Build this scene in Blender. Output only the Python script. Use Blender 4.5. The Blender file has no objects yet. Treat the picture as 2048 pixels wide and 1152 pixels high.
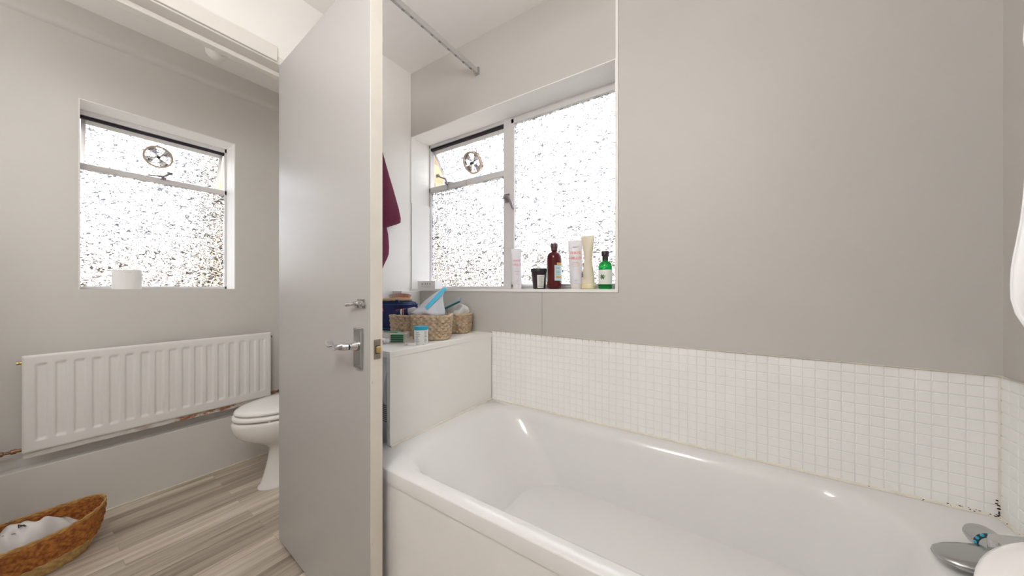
import bpy, math, random
from mathutils import Vector, Matrix
random.seed(7)
PI = math.pi
sc = bpy.context.scene
COL = sc.collection

# ------------------------------------------------------------------ camera
cam_d = bpy.data.cameras.new('camera'); cam = bpy.data.objects.new('camera', cam_d); COL.objects.link(cam)
cam_d.sensor_width = 36.0; cam_d.lens = 647.0 / 2048.0 * 36.0
cam_d.clip_start = 0.02
cam.location = (0, 0, 1.10)
cam.rotation_euler = (PI / 2, 0, math.asin(0.5494))
sc.camera = cam
# ------------------------------------------------------------------ exposure
sc.view_settings.view_transform = 'Standard'; sc.view_settings.look = 'None'
sc.view_settings.gamma = 1.0; sc.view_settings.use_curve_mapping = False
sc.view_settings.exposure = 1.78
sc.cycles.max_bounces = 16; sc.cycles.diffuse_bounces = 10; sc.cycles.transmission_bounces = 12
sc.cycles.transparent_max_bounces = 16
sc.cycles.sample_clamp_indirect = 6.0
# ------------------------------------------------------------------ sky (even bright overcast)
SKY = 3.1
w = bpy.data.worlds.new('sky'); sc.world = w; w.use_nodes = True
nt = w.node_tree; nt.nodes.clear()
wo = nt.nodes.new('ShaderNodeOutputWorld'); bg = nt.nodes.new('ShaderNodeBackground')
tc = nt.nodes.new('ShaderNodeTexCoord'); sp = nt.nodes.new('ShaderNodeSeparateXYZ'); rp = nt.nodes.new('ShaderNodeValToRGB')
nt.links.new(tc.outputs['Generated'], sp.inputs[0]); nt.links.new(sp.outputs['Z'], rp.inputs[0])
rp.color_ramp.elements[0].position = 0.0; rp.color_ramp.elements[0].color = (.42, .43, .45, 1)
rp.color_ramp.elements[1].position = .42; rp.color_ramp.elements[1].color = (.95, .97, 1.0, 1)
nt.links.new(rp.outputs[0], bg.inputs[0]); bg.inputs[1].default_value = SKY
nt.links.new(bg.outputs[0], wo.inputs[0])

WARM = (1.0, .99, .975)
# ================================================================== helpers
def props(o, label=None, cat=None, group=None, kind=None):
    if label: o['label'] = label
    if cat: o['category'] = cat
    if group: o['group'] = group
    if kind: o['kind'] = kind
    return o
def thing(name, label, cat, loc=(0, 0, 0), group=None, kind=None):
    o = bpy.data.objects.new(name, None); o.empty_display_size = .05; COL.objects.link(o); o.location = loc
    return props(o, label, cat, group, kind)

class M:
    def __init__(s): s.v = []; s.f = []
    def add(s, vs, fs):
        n = len(s.v); s.v += [tuple(v) for v in vs]; s.f += [tuple(i + n for i in f) for f in fs]; return s
    def box(s, x0, x1, y0, y1, z0, z1):
        x0, x1 = min(x0, x1), max(x0, x1); y0, y1 = min(y0, y1), max(y0, y1); z0, z1 = min(z0, z1), max(z0, z1)
        vs = [(x, y, z) for z in (z0, z1) for y in (y0, y1) for x in (x0, x1)]
        return s.add(vs, [(0, 2, 3, 1), (4, 5, 7, 6), (0, 1, 5, 4), (1, 3, 7, 5), (3, 2, 6, 7), (2, 0, 4, 6)])
    def loft(s, rings, cap0=True, cap1=True):
        n = len(rings[0]); vs = [p for r in rings for p in r]; fs = []
        for i in range(len(rings) - 1):
            for j in range(n):
                k = (j + 1) % n
                fs.append((i * n + j, i * n + k, (i + 1) * n + k, (i + 1) * n + j))
        if cap0: fs.append(tuple(reversed(range(n))))
        if cap1: fs.append(tuple((len(rings) - 1) * n + j for j in range(n)))
        return s.add(vs, fs)
    def lathe(s, prof, cx=0, cy=0, n=32, axis='z', cz=0, cap0=True, cap1=True):
        rings = []
        for r, h in prof:
            ring = []
            for j in range(n):
                a = 2 * PI * j / n; c, d = r * math.cos(a), r * math.sin(a)
                if axis == 'z': ring.append((cx + c, cy + d, cz + h))
                elif axis == 'y': ring.append((cx + d, cy + h, cz + c))
                else: ring.append((cx + h, cy + c, cz + d))
            rings.append(ring)
        return s.loft(rings, cap0, cap1)
    def tube(s, pts, r, n=10, caps=True):
        pts = [Vector(p) for p in pts]; rr = r if isinstance(r, (list, tuple)) else [r] * len(pts)
        rings = []; up = None
        for i, p in enumerate(pts):
            t = (pts[min(i + 1, len(pts) - 1)] - pts[max(i - 1, 0)]).normalized()
            if up is None:
                up = Vector((0, 0, 1)) if abs(t.z) < .9 else Vector((1, 0, 0))
            a = t.cross(up).normalized(); b = a.cross(t).normalized(); up = b
            rings.append([p + a * math.cos(2 * PI * j / n) * rr[i] + b * math.sin(2 * PI * j / n) * rr[i] for j in range(n)])
        return s.loft(rings, caps, caps)
    def grid(s, fn, nu, nv, close_u=False, close_v=False):
        n0 = len(s.v)
        for i in range(nu + (0 if close_u else 1)):
            for j in range(nv + (0 if close_v else 1)):
                s.v.append(tuple(fn(i / nu, j / nv)))
        W = nv + (0 if close_v else 1); U = nu + (0 if close_u else 1)
        for i in range(nu):
            for j in range(nv):
                a = i; b = (i + 1) % U; c = j; d = (j + 1) % W
                s.f.append((n0 + a * W + c, n0 + b * W + c, n0 + b * W + d, n0 + a * W + d))
        return s
    def build(s, name, mat, parent=None, smooth=True, bevel=0, seg=2, subsurf=0, solid=0, angle=40, **pr):
        me = bpy.data.meshes.new(name); me.from_pydata(s.v, [], s.f); me.update()
        import bmesh
        bm = bmesh.new(); bm.from_mesh(me); bmesh.ops.recalc_face_normals(bm, faces=bm.faces); bm.to_mesh(me); bm.free()
        if mat: me.materials.append(mat)
        for p in me.polygons: p.use_smooth = smooth
        o = bpy.data.objects.new(name, me); COL.objects.link(o)
        if smooth and not subsurf:
            try: me.set_sharp_from_angle(angle=math.radians(angle))
            except Exception: pass
        if solid:
            m = o.modifiers.new('solid', 'SOLIDIFY'); m.thickness = solid; m.offset = 0
        if bevel:
            m = o.modifiers.new('bevel', 'BEVEL'); m.width = bevel; m.segments = seg; m.limit_method = 'ANGLE'; m.angle_limit = math.radians(40)
            m.harden_normals = False
        if subsurf:
            m = o.modifiers.new('sub', 'SUBSURF'); m.levels = subsurf; m.render_levels = subsurf
        if parent:
            o.parent = parent
            o.matrix_parent_inverse = mat_world(parent).inverted()
        props(o, pr.get('label'), pr.get('cat'), pr.get('group'), pr.get('kind'))
        return o
def mat_world(o):
    m = o.matrix_basis.copy()
    if o.parent: m = mat_world(o.parent) @ o.matrix_parent_inverse @ m
    return m
def rrect(x0, x1, y0, y1, r, z, n=8):
    pts = []; r = min(r, (x1 - x0) / 2 - 1e-4, (y1 - y0) / 2 - 1e-4)
    for cx, cy, a0 in ((x1 - r, y1 - r, 0), (x0 + r, y1 - r, 90), (x0 + r, y0 + r, 180), (x1 - r, y0 + r, 270)):
        for k in range(n + 1):
            a = math.radians(a0 + 90 * k / n); pts.append((cx + r * math.cos(a), cy + r * math.sin(a), z))
    return pts
def sell(cx, cy, a, b, z, e=2.0, n=48):
    pts = []
    for j in range(n):
        t = 2 * PI * j / n; c, s_ = math.cos(t), math.sin(t)
        pts.append((cx + a * math.copysign(abs(c) ** (2 / e), c), cy + b * math.copysign(abs(s_) ** (2 / e), s_), z))
    return pts
def text(body, parent, mat, loc, size, rot, name='lettering', align='CENTER'):
    c = bpy.data.curves.new(name, 'FONT'); c.body = body; c.size = size; c.extrude = .0002
    c.align_x = align; c.align_y = 'CENTER'
    tmp = bpy.data.objects.new('tmp', c); COL.objects.link(tmp)
    bpy.context.view_layer.update()
    me = bpy.data.meshes.new_from_object(tmp.evaluated_get(bpy.context.evaluated_depsgraph_get()))
    bpy.data.objects.remove(tmp); bpy.data.curves.remove(c)
    me.materials.clear(); me.materials.append(mat)
    o = bpy.data.objects.new(name, me); COL.objects.link(o)
    o.location = loc; o.rotation_euler = rot
    if parent:
        o.parent = parent; o.matrix_parent_inverse = mat_world(parent).inverted()
    return o

# ------------------------------------------------------------------ materials
def mat(name, col, rough=.5, metal=0, noise=0, nscale=8, bump=0, bscale=60, trans=0, ior=1.45, coat=0, col2=None, spec=None, alpha=None, sheen=0, bdist=.002):
    m = bpy.data.materials.new(name); m.use_nodes = True
    N = m.node_tree.nodes; L = m.node_tree.links; b = N['Principled BSDF']
    b.inputs['Base Color'].default_value = (*col, 1); b.inputs['Roughness'].default_value = rough
    b.inputs['Metallic'].default_value = metal; b.inputs['IOR'].default_value = ior
    b.inputs['Transmission Weight'].default_value = trans; b.inputs['Coat Weight'].default_value = coat
    if sheen: b.inputs['Sheen Weight'].default_value = sheen
    if spec is not None: b.inputs['Specular IOR Level'].default_value = spec
    if alpha is not None: b.inputs['Alpha'].default_value = alpha
    t = N.new('ShaderNodeTexCoord')
    if noise or col2:
        nz = N.new('ShaderNodeTexNoise'); nz.inputs['Scale'].default_value = nscale; nz.inputs['Detail'].default_value = 4
        L.new(t.outputs['Object'], nz.inputs['Vector'])
        r = N.new('ShaderNodeValToRGB'); L.new(nz.outputs['Fac'], r.inputs[0])
        c2 = col2 if col2 else tuple(c * (1 - noise) for c in col)
        r.color_ramp.elements[0].position = .35; r.color_ramp.elements[0].color = (*c2, 1)
        r.color_ramp.elements[1].position = .65; r.color_ramp.elements[1].color = (*col, 1)
        L.new(r.outputs[0], b.inputs['Base Color'])
    if bump:
        nb = N.new('ShaderNodeTexNoise'); nb.inputs['Scale'].default_value = bscale; nb.inputs['Detail'].default_value = 3
        L.new(t.outputs['Object'], nb.inputs['Vector'])
        bp = N.new('ShaderNodeBump'); bp.inputs['Strength'].default_value = bump; bp.inputs['Distance'].default_value = bdist
        L.new(nb.outputs['Fac'], bp.inputs['Height']); L.new(bp.outputs[0], b.inputs['Normal'])
    return m
def nodes(m): return m.node_tree.nodes, m.node_tree.links, m.node_tree.nodes['Principled BSDF']
def stain(m, col, scale, lo, hi, strength=1.0, stretch=(1, 1, 1), axis=None, a0=0, a1=1, detail=6):
    """mix irregular marks of another colour over a material; optional limit along one object axis"""
    N, L, b = nodes(m); t = N.new('ShaderNodeTexCoord'); mp = N.new('ShaderNodeMapping'); mp.inputs['Scale'].default_value = stretch
    nz = N.new('ShaderNodeTexNoise'); nz.inputs['Scale'].default_value = scale; nz.inputs['Detail'].default_value = detail; nz.inputs['Roughness'].default_value = .65
    L.new(t.outputs['Object'], mp.inputs[0]); L.new(mp.outputs[0], nz.inputs['Vector'])
    mr = N.new('ShaderNodeMapRange'); mr.inputs['From Min'].default_value = lo; mr.inputs['From Max'].default_value = hi; mr.inputs['To Max'].default_value = strength
    L.new(nz.outputs['Fac'], mr.inputs['Value']); fac = mr.outputs[0]
    if axis is not None:
        s = N.new('ShaderNodeSeparateXYZ'); L.new(t.outputs['Object'], s.inputs[0])
        m2 = N.new('ShaderNodeMapRange'); m2.inputs['From Min'].default_value = a0; m2.inputs['From Max'].default_value = a1
        L.new(s.outputs[axis], m2.inputs['Value'])
        mu = N.new('ShaderNodeMath'); mu.operation = 'MULTIPLY'; L.new(fac, mu.inputs[0]); L.new(m2.outputs[0], mu.inputs[1]); fac = mu.outputs[0]
    mx = N.new('ShaderNodeMix'); mx.data_type = 'RGBA'
    src = b.inputs['Base Color']
    if src.is_linked:
        L.new(src.links[0].from_socket, mx.inputs['A'])
    else: mx.inputs['A'].default_value = src.default_value
    mx.inputs['B'].default_value = (*col, 1); L.new(fac, mx.inputs['Factor']); L.new(mx.outputs['Result'], src)
    return m

m_wall = mat('wall_paint', (.555, .535, .508), .6, bump=.08, bscale=9, noise=.02, nscale=3)
m_wall2 = mat('wall_paint_brightened', (.665, .648, .62), .6, bump=.08, bscale=9, noise=.02, nscale=3)  # wall paint copy, colour lightened to offset the toilet room's weak light
m_wallw = mat('white_wall_paint', (.88, .865, .84), .6, noise=.02, nscale=3)
m_panel = mat('wall_panel', (.545, .527, .502), .5, noise=.02, nscale=2.5)
m_ceil = mat('ceiling_paint', (.92, .90, .875), .8, noise=.015, nscale=2)
m_white = mat('white_gloss_paint', (.78, .75, .71), .3, noise=.02, nscale=6)
m_trimw = mat('white_trim', (.84, .83, .81), .35)
m_frame = mat('window_frame_paint', (.68, .66, .66), .35, noise=.05, nscale=20)
m_door = mat('door_paint', (.445, .435, .43), .33, bump=.12, bscale=14, bdist=.004)
m_dooredge = stain(mat('door_edge_paint', (.74, .70, .64), .45, noise=.06, nscale=12), (.33, .17, .07), 30, .68, .74, .6, (1, 1, .5))
stain(m_dooredge, (.62, .50, .36), 6, .52, .75, .45)
m_cab = mat('white_laminate', (.87, .86, .835), .35, noise=.015, nscale=4)
m_acryl = mat('white_acrylic', (.75, .742, .738), .13, coat=.2, noise=.012, nscale=5)
m_bpanel = mat('bath_panel', (.79, .78, .77), .25)
m_ceram = mat('white_ceramic', (.80, .785, .77), .08, coat=.4)
m_seat = mat('toilet_seat_plastic', (.84, .835, .82), .15)
m_tile = mat('mosaic_tile', (.88, .88, .865), .12, noise=.03, nscale=6)
m_grout = mat('tile_grout', (.78, .78, .765), .8)
m_seal = mat('silicone_seal', (.80, .76, .68), .4, noise=.1, nscale=30)
m_mould = mat('black_mould', (.035, .012, .01), .8)
m_chrome = mat('chrome', (.60, .60, .61), .12, 1)
m_chrome_b = mat('brushed_chrome', (.50, .50, .50), .26, 1)
m_steel = mat('worn_steel_plate', (.42, .36, .30), .4, .8, noise=.4, nscale=60)
m_brass = mat('brass', (.75, .55, .25), .3, 1, noise=.3, nscale=80)
m_copper = mat('tarnished_copper', (.35, .2, .12), .4, .8, noise=.4, nscale=60)
m_rad = mat('radiator_enamel', (.80, .79, .775), .3)
m_radrust = stain(mat('radiator_edge_enamel', (.70, .68, .65), .4), (.32, .10, .03), 13, .47, .56, .95, (1, 1, 1.5), 1, .25, .5)
stain(m_rad, (.35, .15, .06), 26, .735, .75, .8)
m_dark = mat('dark_gap', (.02, .015, .02), .8)
m_black = mat('black_plastic', (.02, .02, .022), .35)
m_navy = mat('navy_fabric', (.012, .02, .10), .75, bump=.4, bscale=300, noise=.2, nscale=30)
m_navytrim = mat('blue_piping', (.01, .07, .22), .6)
m_pink = mat('pink_tab', (.55, .03, .16), .6)
m_tan = mat('brush_pad', (.62, .42, .25), .6)
m_bristle = mat('red_brown_bristles', (.50, .24, .17), .5)
m_towel = mat('burgundy_terry', (.21, .006, .055), .95, bump=1.0, bscale=330, bdist=.006, sheen=.12, col2=(.08, .002, .025), nscale=260)
m_card = mat('white_card', (.80, .79, .78), .5)
m_ink = mat('grey_ink', (.20, .19, .19), .6)
m_inkd = mat('dark_ink', (.03, .03, .03), .6)
m_orange = mat('orange_ink', (.85, .22, .10), .5)
m_pinkink = mat('pink_ink', (.85, .2, .3), .5)
m_tube = mat('white_tube_plastic', (.74, .72, .77), .35)
m_cream = mat('cream_bottle_plastic', (.72, .66, .52), .35)
m_blueplastic = mat('blue_lid', (.02, .33, .50), .35)
m_labelw = mat('pale_label', (.78, .79, .74), .5)
m_labelb = mat('pale_blue_label', (.50, .70, .72), .5)
m_amber = mat('dark_amber_bottle', (.10, .008, .010), .12, trans=.35, ior=1.4)
m_brcap = mat('brown_cap', (.075, .035, .04), .35)
m_greenb = mat('green_bottle', (.01, .32, .06), .08, trans=.65, ior=1.35)
m_gcap = mat('charcoal_cap', (.035, .025, .03), .3)
m_leaf = mat('leaf_green', (.04, .15, .02), .6)
m_jar = mat('dark_brown_jar', (.035, .018, .022), .35)
m_paper = mat('tissue_paper', (.85, .84, .83), .9)
m_curtain = mat('white_curtain', (.86, .86, .87), .5)
m_wmbody = mat('appliance_white', (.84, .86, .89), .3)
m_skin_bag = mat('thin_plastic', (.85, .83, .82), .25, alpha=.55)
m_bagw = mat('white_plastic_bag', (.78, .76, .75), .3, alpha=.92, noise=.12, nscale=14)
m_brick = None

def wicker(name, c1, c2, sc_=90):
    m = mat(name, c1, .75, col2=c2, nscale=sc_, bump=.5, bscale=260)
    return m
m_wick = wicker('pale_paper_rope', (.60, .47, .34), (.44, .33, .22), 50)
m_wickb = wicker('orange_brown_straw', (.52, .20, .045), (.24, .07, .016), 75)
m_wickn = wicker('natural_straw', (.60, .40, .17), (.42, .25, .09), 55)
m_wickr = wicker('golden_straw', (.56, .33, .11), (.40, .20, .06), 55)

# wood-effect floor: strips running along y
def floor_mat():
    m = mat('wood_strip_floor', (.4, .36, .3), .38)
    N, L, b = nodes(m); t = N.new('ShaderNodeTexCoord'); mp = N.new('ShaderNodeMapping')
    mp.inputs['Rotation'].default_value = (0, 0, PI / 2); L.new(t.outputs['Object'], mp.inputs[0])
    br = N.new('ShaderNodeTexBrick'); br.offset = .37; br.offset_frequency = 2; br.squash = 1
    br.inputs['Scale'].default_value = 1; br.inputs['Brick Width'].default_value = .62; br.inputs['Row Height'].default_value = .068
    br.inputs['Mortar Size'].default_value = .0006; br.inputs['Mortar Smooth'].default_value = .3; br.inputs['Bias'].default_value = 0
    br.inputs['Color1'].default_value = (0, 0, 0, 1); br.inputs['Color2'].default_value = (1, 1, 1, 1); br.inputs['Mortar'].default_value = (.1, .1, .1, 1)
    L.new(mp.outputs[0], br.inputs['Vector'])
    g = N.new('ShaderNodeMapping'); g.inputs['Scale'].default_value = (26, 1.3, 1); L.new(t.outputs['Object'], g.inputs[0])
    # shift the grain per strip
    ad = N.new('ShaderNodeVectorMath'); ad.operation = 'ADD'
    cm = N.new('ShaderNodeVectorMath'); cm.operation = 'SCALE'; cm.inputs['Scale'].default_value = 17
    L.new(br.outputs['Color'], cm.inputs[0]); L.new(g.outputs[0], ad.inputs[0]); L.new(cm.outputs[0], ad.inputs[1])
    nz = N.new('ShaderNodeTexNoise'); nz.inputs['Scale'].default_value = 1; nz.inputs['Detail'].default_value = 5; nz.inputs['Roughness'].default_value = .6; nz.inputs['Distortion'].default_value = .3
    L.new(ad.outputs[0], nz.inputs['Vector'])
    r = N.new('ShaderNodeValToRGB'); L.new(nz.outputs['Fac'], r.inputs[0])
    e = r.color_ramp.elements; e[0].position = .30; e[0].color = (.31, .26, .205, 1); e[1].position = .68; e[1].color = (.74, .675, .60, 1)
    k = r.color_ramp.elements.new(.48); k.color = (.55, .485, .41, 1)
    mx = N.new('ShaderNodeMix'); mx.data_type = 'RGBA'; mx.blend_type = 'MULTIPLY'; mx.inputs['Factor'].default_value = 1
    r2 = N.new('ShaderNodeValToRGB'); L.new(br.outputs['Color'], r2.inputs[0])
    r2.color_ramp.elements[0].color = (.66, .63, .60, 1); r2.color_ramp.elements[1].color = (1.12, 1.1, 1.08, 1)
    L.new(r.outputs[0], mx.inputs['A']); L.new(r2.outputs[0], mx.inputs['B']); L.new(mx.outputs['Result'], b.inputs['Base Color'])
    return m
m_floor = floor_mat()

def brick_mat(k=1.0):
    m = mat('yellow_brick', (.5, .4, .25), .9); N, L, b = nodes(m)
    t = N.new('ShaderNodeTexCoord'); mp = N.new('ShaderNodeMapping'); mp.inputs['Rotation'].default_value = (PI / 2, 0, 0)
    cx = N.new('ShaderNodeSeparateXYZ'); L.new(t.outputs['Object'], cx.inputs[0])
    ad = N.new('ShaderNodeMath'); ad.operation = 'ADD'; L.new(cx.outputs['X'], ad.inputs[0]); L.new(cx.outputs['Y'], ad.inputs[1])
    cb = N.new('ShaderNodeCombineXYZ'); L.new(ad.outputs[0], cb.inputs[0]); L.new(cx.outputs['Z'], cb.inputs[1])
    br = N.new('ShaderNodeTexBrick'); br.inputs['Scale'].default_value = 1; br.inputs['Brick Width'].default_value = .225; br.inputs['Row Height'].default_value = .075
    br.inputs['Mortar Size'].default_value = .006
    br.inputs['Color1'].default_value = (.30 * k, .22 * k, .125 * k, 1); br.inputs['Color2'].default_value = (.15 * k, .10 * k, .055 * k, 1); br.inputs['Mortar'].default_value = (.20 * k, .18 * k, .14 * k, 1)
    L.new(cb.outputs[0], br.inputs['Vector']); L.new(br.outputs['Color'], b.inputs['Base Color'])
    return m
m_brick = brick_mat()
m_brick2 = mat('pale_render', (.72, .64, .52), .9, noise=.15, nscale=2)

def glass_mat(name, clear=.25):
    """hammered glass: wrinkles bend the light, their dark refraction lines are painted into the tint"""
    m = bpy.data.materials.new(name); m.use_nodes = True; N = m.node_tree.nodes; L = m.node_tree.links; N.clear()
    out = N.new('ShaderNodeOutputMaterial'); mx = N.new('ShaderNodeMixShader'); tr = N.new('ShaderNodeBsdfTransparent'); gl = N.new('ShaderNodeBsdfGlass')
    gl.inputs['IOR'].default_value = 1.45; gl.inputs['Roughness'].default_value = .22
    t = N.new('ShaderNodeTexCoord'); mp = N.new('ShaderNodeMapping'); mp.inputs['Scale'].default_value = (1, 1, 1.8); L.new(t.outputs['Object'], mp.inputs[0])
    n2 = N.new('ShaderNodeTexNoise'); n2.inputs['Scale'].default_value = 34; n2.inputs['Detail'].default_value = 1.2; n2.inputs['Distortion'].default_value = 1.1
    L.new(mp.outputs[0], n2.inputs['Vector'])
    m1 = N.new('ShaderNodeMath'); m1.operation = 'MULTIPLY'; m1.inputs[1].default_value = 4.2; L.new(n2.outputs['Fac'], m1.inputs[0])
    m2 = N.new('ShaderNodeMath'); m2.operation = 'PINGPONG'; m2.inputs[1].default_value = .5; L.new(m1.outputs[0], m2.inputs[0])
    bp = N.new('ShaderNodeBump'); bp.inputs['Strength'].default_value = .8; bp.inputs['Distance'].default_value = .004
    L.new(m2.outputs[0], bp.inputs['Height']); L.new(bp.outputs[0], gl.inputs['Normal'])
    r = N.new('ShaderNodeValToRGB'); L.new(m2.outputs[0], r.inputs[0])
    e = r.color_ramp.elements; e[0].position = .0; e[0].color = (GL_DARK, GL_DARK, GL_DARK * 1.02, 1); e[1].position = .21; e[1].color = (.95, .96, .98, 1)
    k = e.new(.135); k.color = (GL_DARK * 1.25, GL_DARK * 1.25, GL_DARK * 1.27, 1)
    L.new(r.outputs[0], tr.inputs['Color']); L.new(r.outputs[0], gl.inputs['Color'])
    mx.inputs[0].default_value = 1 - clear
    L.new(tr.outputs[0], mx.inputs[1]); L.new(gl.outputs[0], mx.inputs[2]); L.new(mx.outputs[0], out.inputs[0])
    return m
GL_DARK = .20     # tint painted for the dark refraction lines, per surface, each pane has two
m_glass = glass_mat('hammered_glass')

# ================================================================== room shell
UB, UW, UR = -1.605, 1.315, .565          # partition face, window wall face, right wall face
UL = -2.61                                # outer wall face of the toilet room
YB = -1.05                                # back wall
ZC, ZC2 = 2.41, 2.455
SILL, HEAD, RD = 1.094, 2.024, .145
def S(mb, name, m, **k): return mb.build(name, m, smooth=False, kind='structure', **k)
S(M().box(UL - .3, UR + .2, YB - .2, UW + .3, -.1, 0), 'floor', m_floor)
mb = M(); mb.box(UB - .0, UR + .2, YB - .2, UW + .3, ZC, ZC + .15); mb.box(UL - .3, UB - .1, YB - .2, UW + .3, ZC2, ZC2 + .1)
S(mb, 'ceiling', m_ceil)
# window wall (y = UW) with an opening, reveal depth RD
wx0, wx1 = UB, -.365
mb = M()
T = .165
mb.box(UB - .1, wx0, UW, UW + T, 0, 2.6)
mb.box(wx1, UR + .2, UW, UW + T, 0, 2.6)
mb.box(wx0, wx1, UW, UW + T, 0, SILL)
mb.box(wx0, wx1, UW, UW + T, HEAD, 2.6)
S(mb, 'wall_front', m_wall)
# partition wall with the doorway
dy0, dy1, dz = -.135, .655, 2.062
mb = M(); PT = .105
mb.box(UB - PT, UB, dy1 + .03, UW + .0, 0, 2.6); mb.box(UB - PT, UB, YB, dy0 - .03, 0, 2.6); mb.box(UB - PT, UB, dy0 - .03, dy1 + .03, dz + .03, 2.6)
S(mb, 'wall_left', m_wallw)
S(M().box(UR, UR + .15, YB - .1, UW, 0, 2.6), 'wall_right', m_wall)
S(M().box(UL - .2, UR + .15, YB - .15, YB, 0, 2.6), 'wall_back', m_wall)
# outer wall of the toilet room with window opening
ly0, ly1 = .155, .755
mb = M()
mb.box(UL - T, UL, YB - .1, ly0, 0, 2.6); mb.box(UL - T, UL, ly1, UW + .1, 0, 2.6)
mb.box(UL - T, UL, ly0, ly1, 0, SILL); mb.box(UL - T, UL, ly0, ly1, 2.02, 2.6)
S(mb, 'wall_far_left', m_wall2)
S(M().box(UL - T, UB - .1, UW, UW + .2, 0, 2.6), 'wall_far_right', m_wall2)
# boxing below the radiator and casing under the toilet ceiling
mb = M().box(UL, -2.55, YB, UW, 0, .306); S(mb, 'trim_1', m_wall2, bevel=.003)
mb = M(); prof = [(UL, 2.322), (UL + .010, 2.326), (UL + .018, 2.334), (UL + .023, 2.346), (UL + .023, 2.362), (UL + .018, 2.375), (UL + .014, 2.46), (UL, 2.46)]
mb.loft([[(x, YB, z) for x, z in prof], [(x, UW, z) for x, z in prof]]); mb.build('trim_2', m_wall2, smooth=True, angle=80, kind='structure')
# thin bead of caulk along floor
S(M().tube([(-2.548, YB, .003), (-2.548, UW, .003)], .0035, 6), 'baseboard_left', mat('floor_seal', (.80, .74, .62), .5, noise=.15, nscale=20))
# door lining, stop and architrave
mb = M()
mb.box(UB - PT, UB, dy1, dy1 + .03, 0, dz + .03); mb.box(UB - PT, UB, dy0 - .03, dy0, 0, dz + .03); mb.box(UB - PT, UB, dy0, dy1, dz, dz + .03)
mb.box(-1.70, -1.665, dy0, dy1, dz - .019, dz); mb.box(-1.70, -1.665, dy0, dy0 + .014, 0, dz - .019)
S(mb, 'trim_3', m_white, bevel=.002)
mb = M()
mb.box(UB, UB + .010, dy0 - .068, dy1 - .05, dz + .006, dz + .066); mb.box(UB, UB + .010, dy0 - .068, dy0 - .008, 0, dz + .006)
mb.box(UB, UB + .006, dy0 - .056, dy1 - .05, dz + .064, dz + .072)
S(mb, 'trim_4', m_white, bevel=.003)
# wall cladding panels right of the window and under it, with seams, and the bead that frames them
S(M().box(wx1 + .012, UR, UW - .004, UW, .885, ZC), 'trim_5', m_panel)
mb = M(); mb.box(UB, -.699, UW - .004, UW, .875, SILL - .012); mb.box(-.697, wx1 + .012, UW - .004, UW, .875, SILL - .012)
S(mb, 'trim_6', m_panel)
mb = M(); mb.box(wx1, wx1 + .011, UW - .007, UW, SILL - .012, ZC); mb.box(UB, wx1 + .011, UW - .008, UW + .02, SILL - .012, SILL + .001)
S(mb, 'trim_7', m_trimw, bevel=.001)
# cladding on left wall and the lower part of the reveal
mb = M(); mb.box(UB, wx1, UW + .001, UW + RD, HEAD - .004, HEAD); mb.box(UB, UB + .003, UW + .001, UW + RD, 1.62, HEAD - .004); mb.box(wx1 - .004, wx1, UW + .001, UW + RD, SILL, HEAD - .004)
mb.box(UL - RD, UL - .001, ly0, ly1, 2.016, 2.02); mb.box(UL - RD, UL - .001, ly1 - .004, ly1, SILL, 2.016); mb.box(UL - RD, UL - .001, ly0, ly0 + .004, SILL, 2.016)
S(mb, 'trim_15', mat('white_reveal_paint', (.88, .87, .85), .5))
mb = M(); mb.box(UB, UB + .004, 1.0, UW - .001, .875, 1.62); mb.box(UB, UB + .011, UW - .002, UW + RD - .004, SILL, 1.62)
S(mb, 'trim_8', m_cab, bevel=.001)
S(M().tube([(UB + .002, UW - .003, 1.62), (UB + .002, UW - .003, HEAD + .38)], .0022, 6), 'trim_9', m_trimw)
# pipe boxing in the corner below the sill
S(M().box(UB, -1.519, 1.18, UW, .875, 1.083), 'trim_10', m_trimw, bevel=.003)

# mosaic tile band: back of the bath, and the right wall
def tiles(name, a0, a1, z0, z1, place, normal_sign):
    g = M(); tl = M(); p = .0282; gap = .0018; t = .0045
    nz = int(round((z1 - z0) / p)); pz = (z1 - z0) / nz; na = int(round((a1 - a0) / p)); pa = (a1 - a0) / na
    g.add([place(a0, z0, t * .55), place(a1, z0, t * .55), place(a1, z1, t * .55), place(a0, z1, t * .55),
           place(a0, z0, 0), place(a1, z0, 0), place(a1, z1, 0), place(a0, z1, 0)],
          [(0, 1, 2, 3), (4, 7, 6, 5), (0, 4, 5, 1), (1, 5, 6, 2), (2, 6, 7, 3), (3, 7, 4, 0)])
    base = g.build(name, m_grout, smooth=False, kind='structure')
    for i in range(na):
        for j in range(nz):
            x0 = a0 + i * pa + gap / 2; x1 = a0 + (i + 1) * pa - gap / 2; y0 = z0 + j * pz + gap / 2; y1 = z0 + (j + 1) * pz - gap / 2
            d = random.uniform(-.0003, .0003); s = .0012
            vs = [place(x0, y0, t * .4), place(x1, y0, t * .4), place(x1, y1, t * .4), place(x0, y1, t * .4),
                  place(x0 + s * .3, y0 + s * .3, t * .8 + d), place(x1 - s * .3, y0 + s * .3, t * .8 + d), place(x1 - s * .3, y1 - s * .3, t * .8 + d), place(x0 + s * .3, y1 - s * .3, t * .8 + d),
                  place(x0 + s, y0 + s, t + d), place(x1 - s, y0 + s, t + d), place(x1 - s, y1 - s, t + d), place(x0 + s, y1 - s, t + d)]
            fs = [(8, 9, 10, 11)]
            for k in range(2):
                for q in range(4): fs.append((k * 4 + q, k * 4 + (q + 1) % 4, k * 4 + 4 + (q + 1) % 4, k * 4 + 4 + q))
            tl.add(vs, fs)
    tl.build('tiles', m_tile, base, smooth=False)
tiles('trim_11', -.983, UR, .54, .885, lambda a, z, d: (a, UW - .0005 - d, z), 1)
tiles('trim_12', .60, UW - .006, .54, .885, lambda a, z, d: (UR - .0005 - d, a, z), 1)
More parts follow.
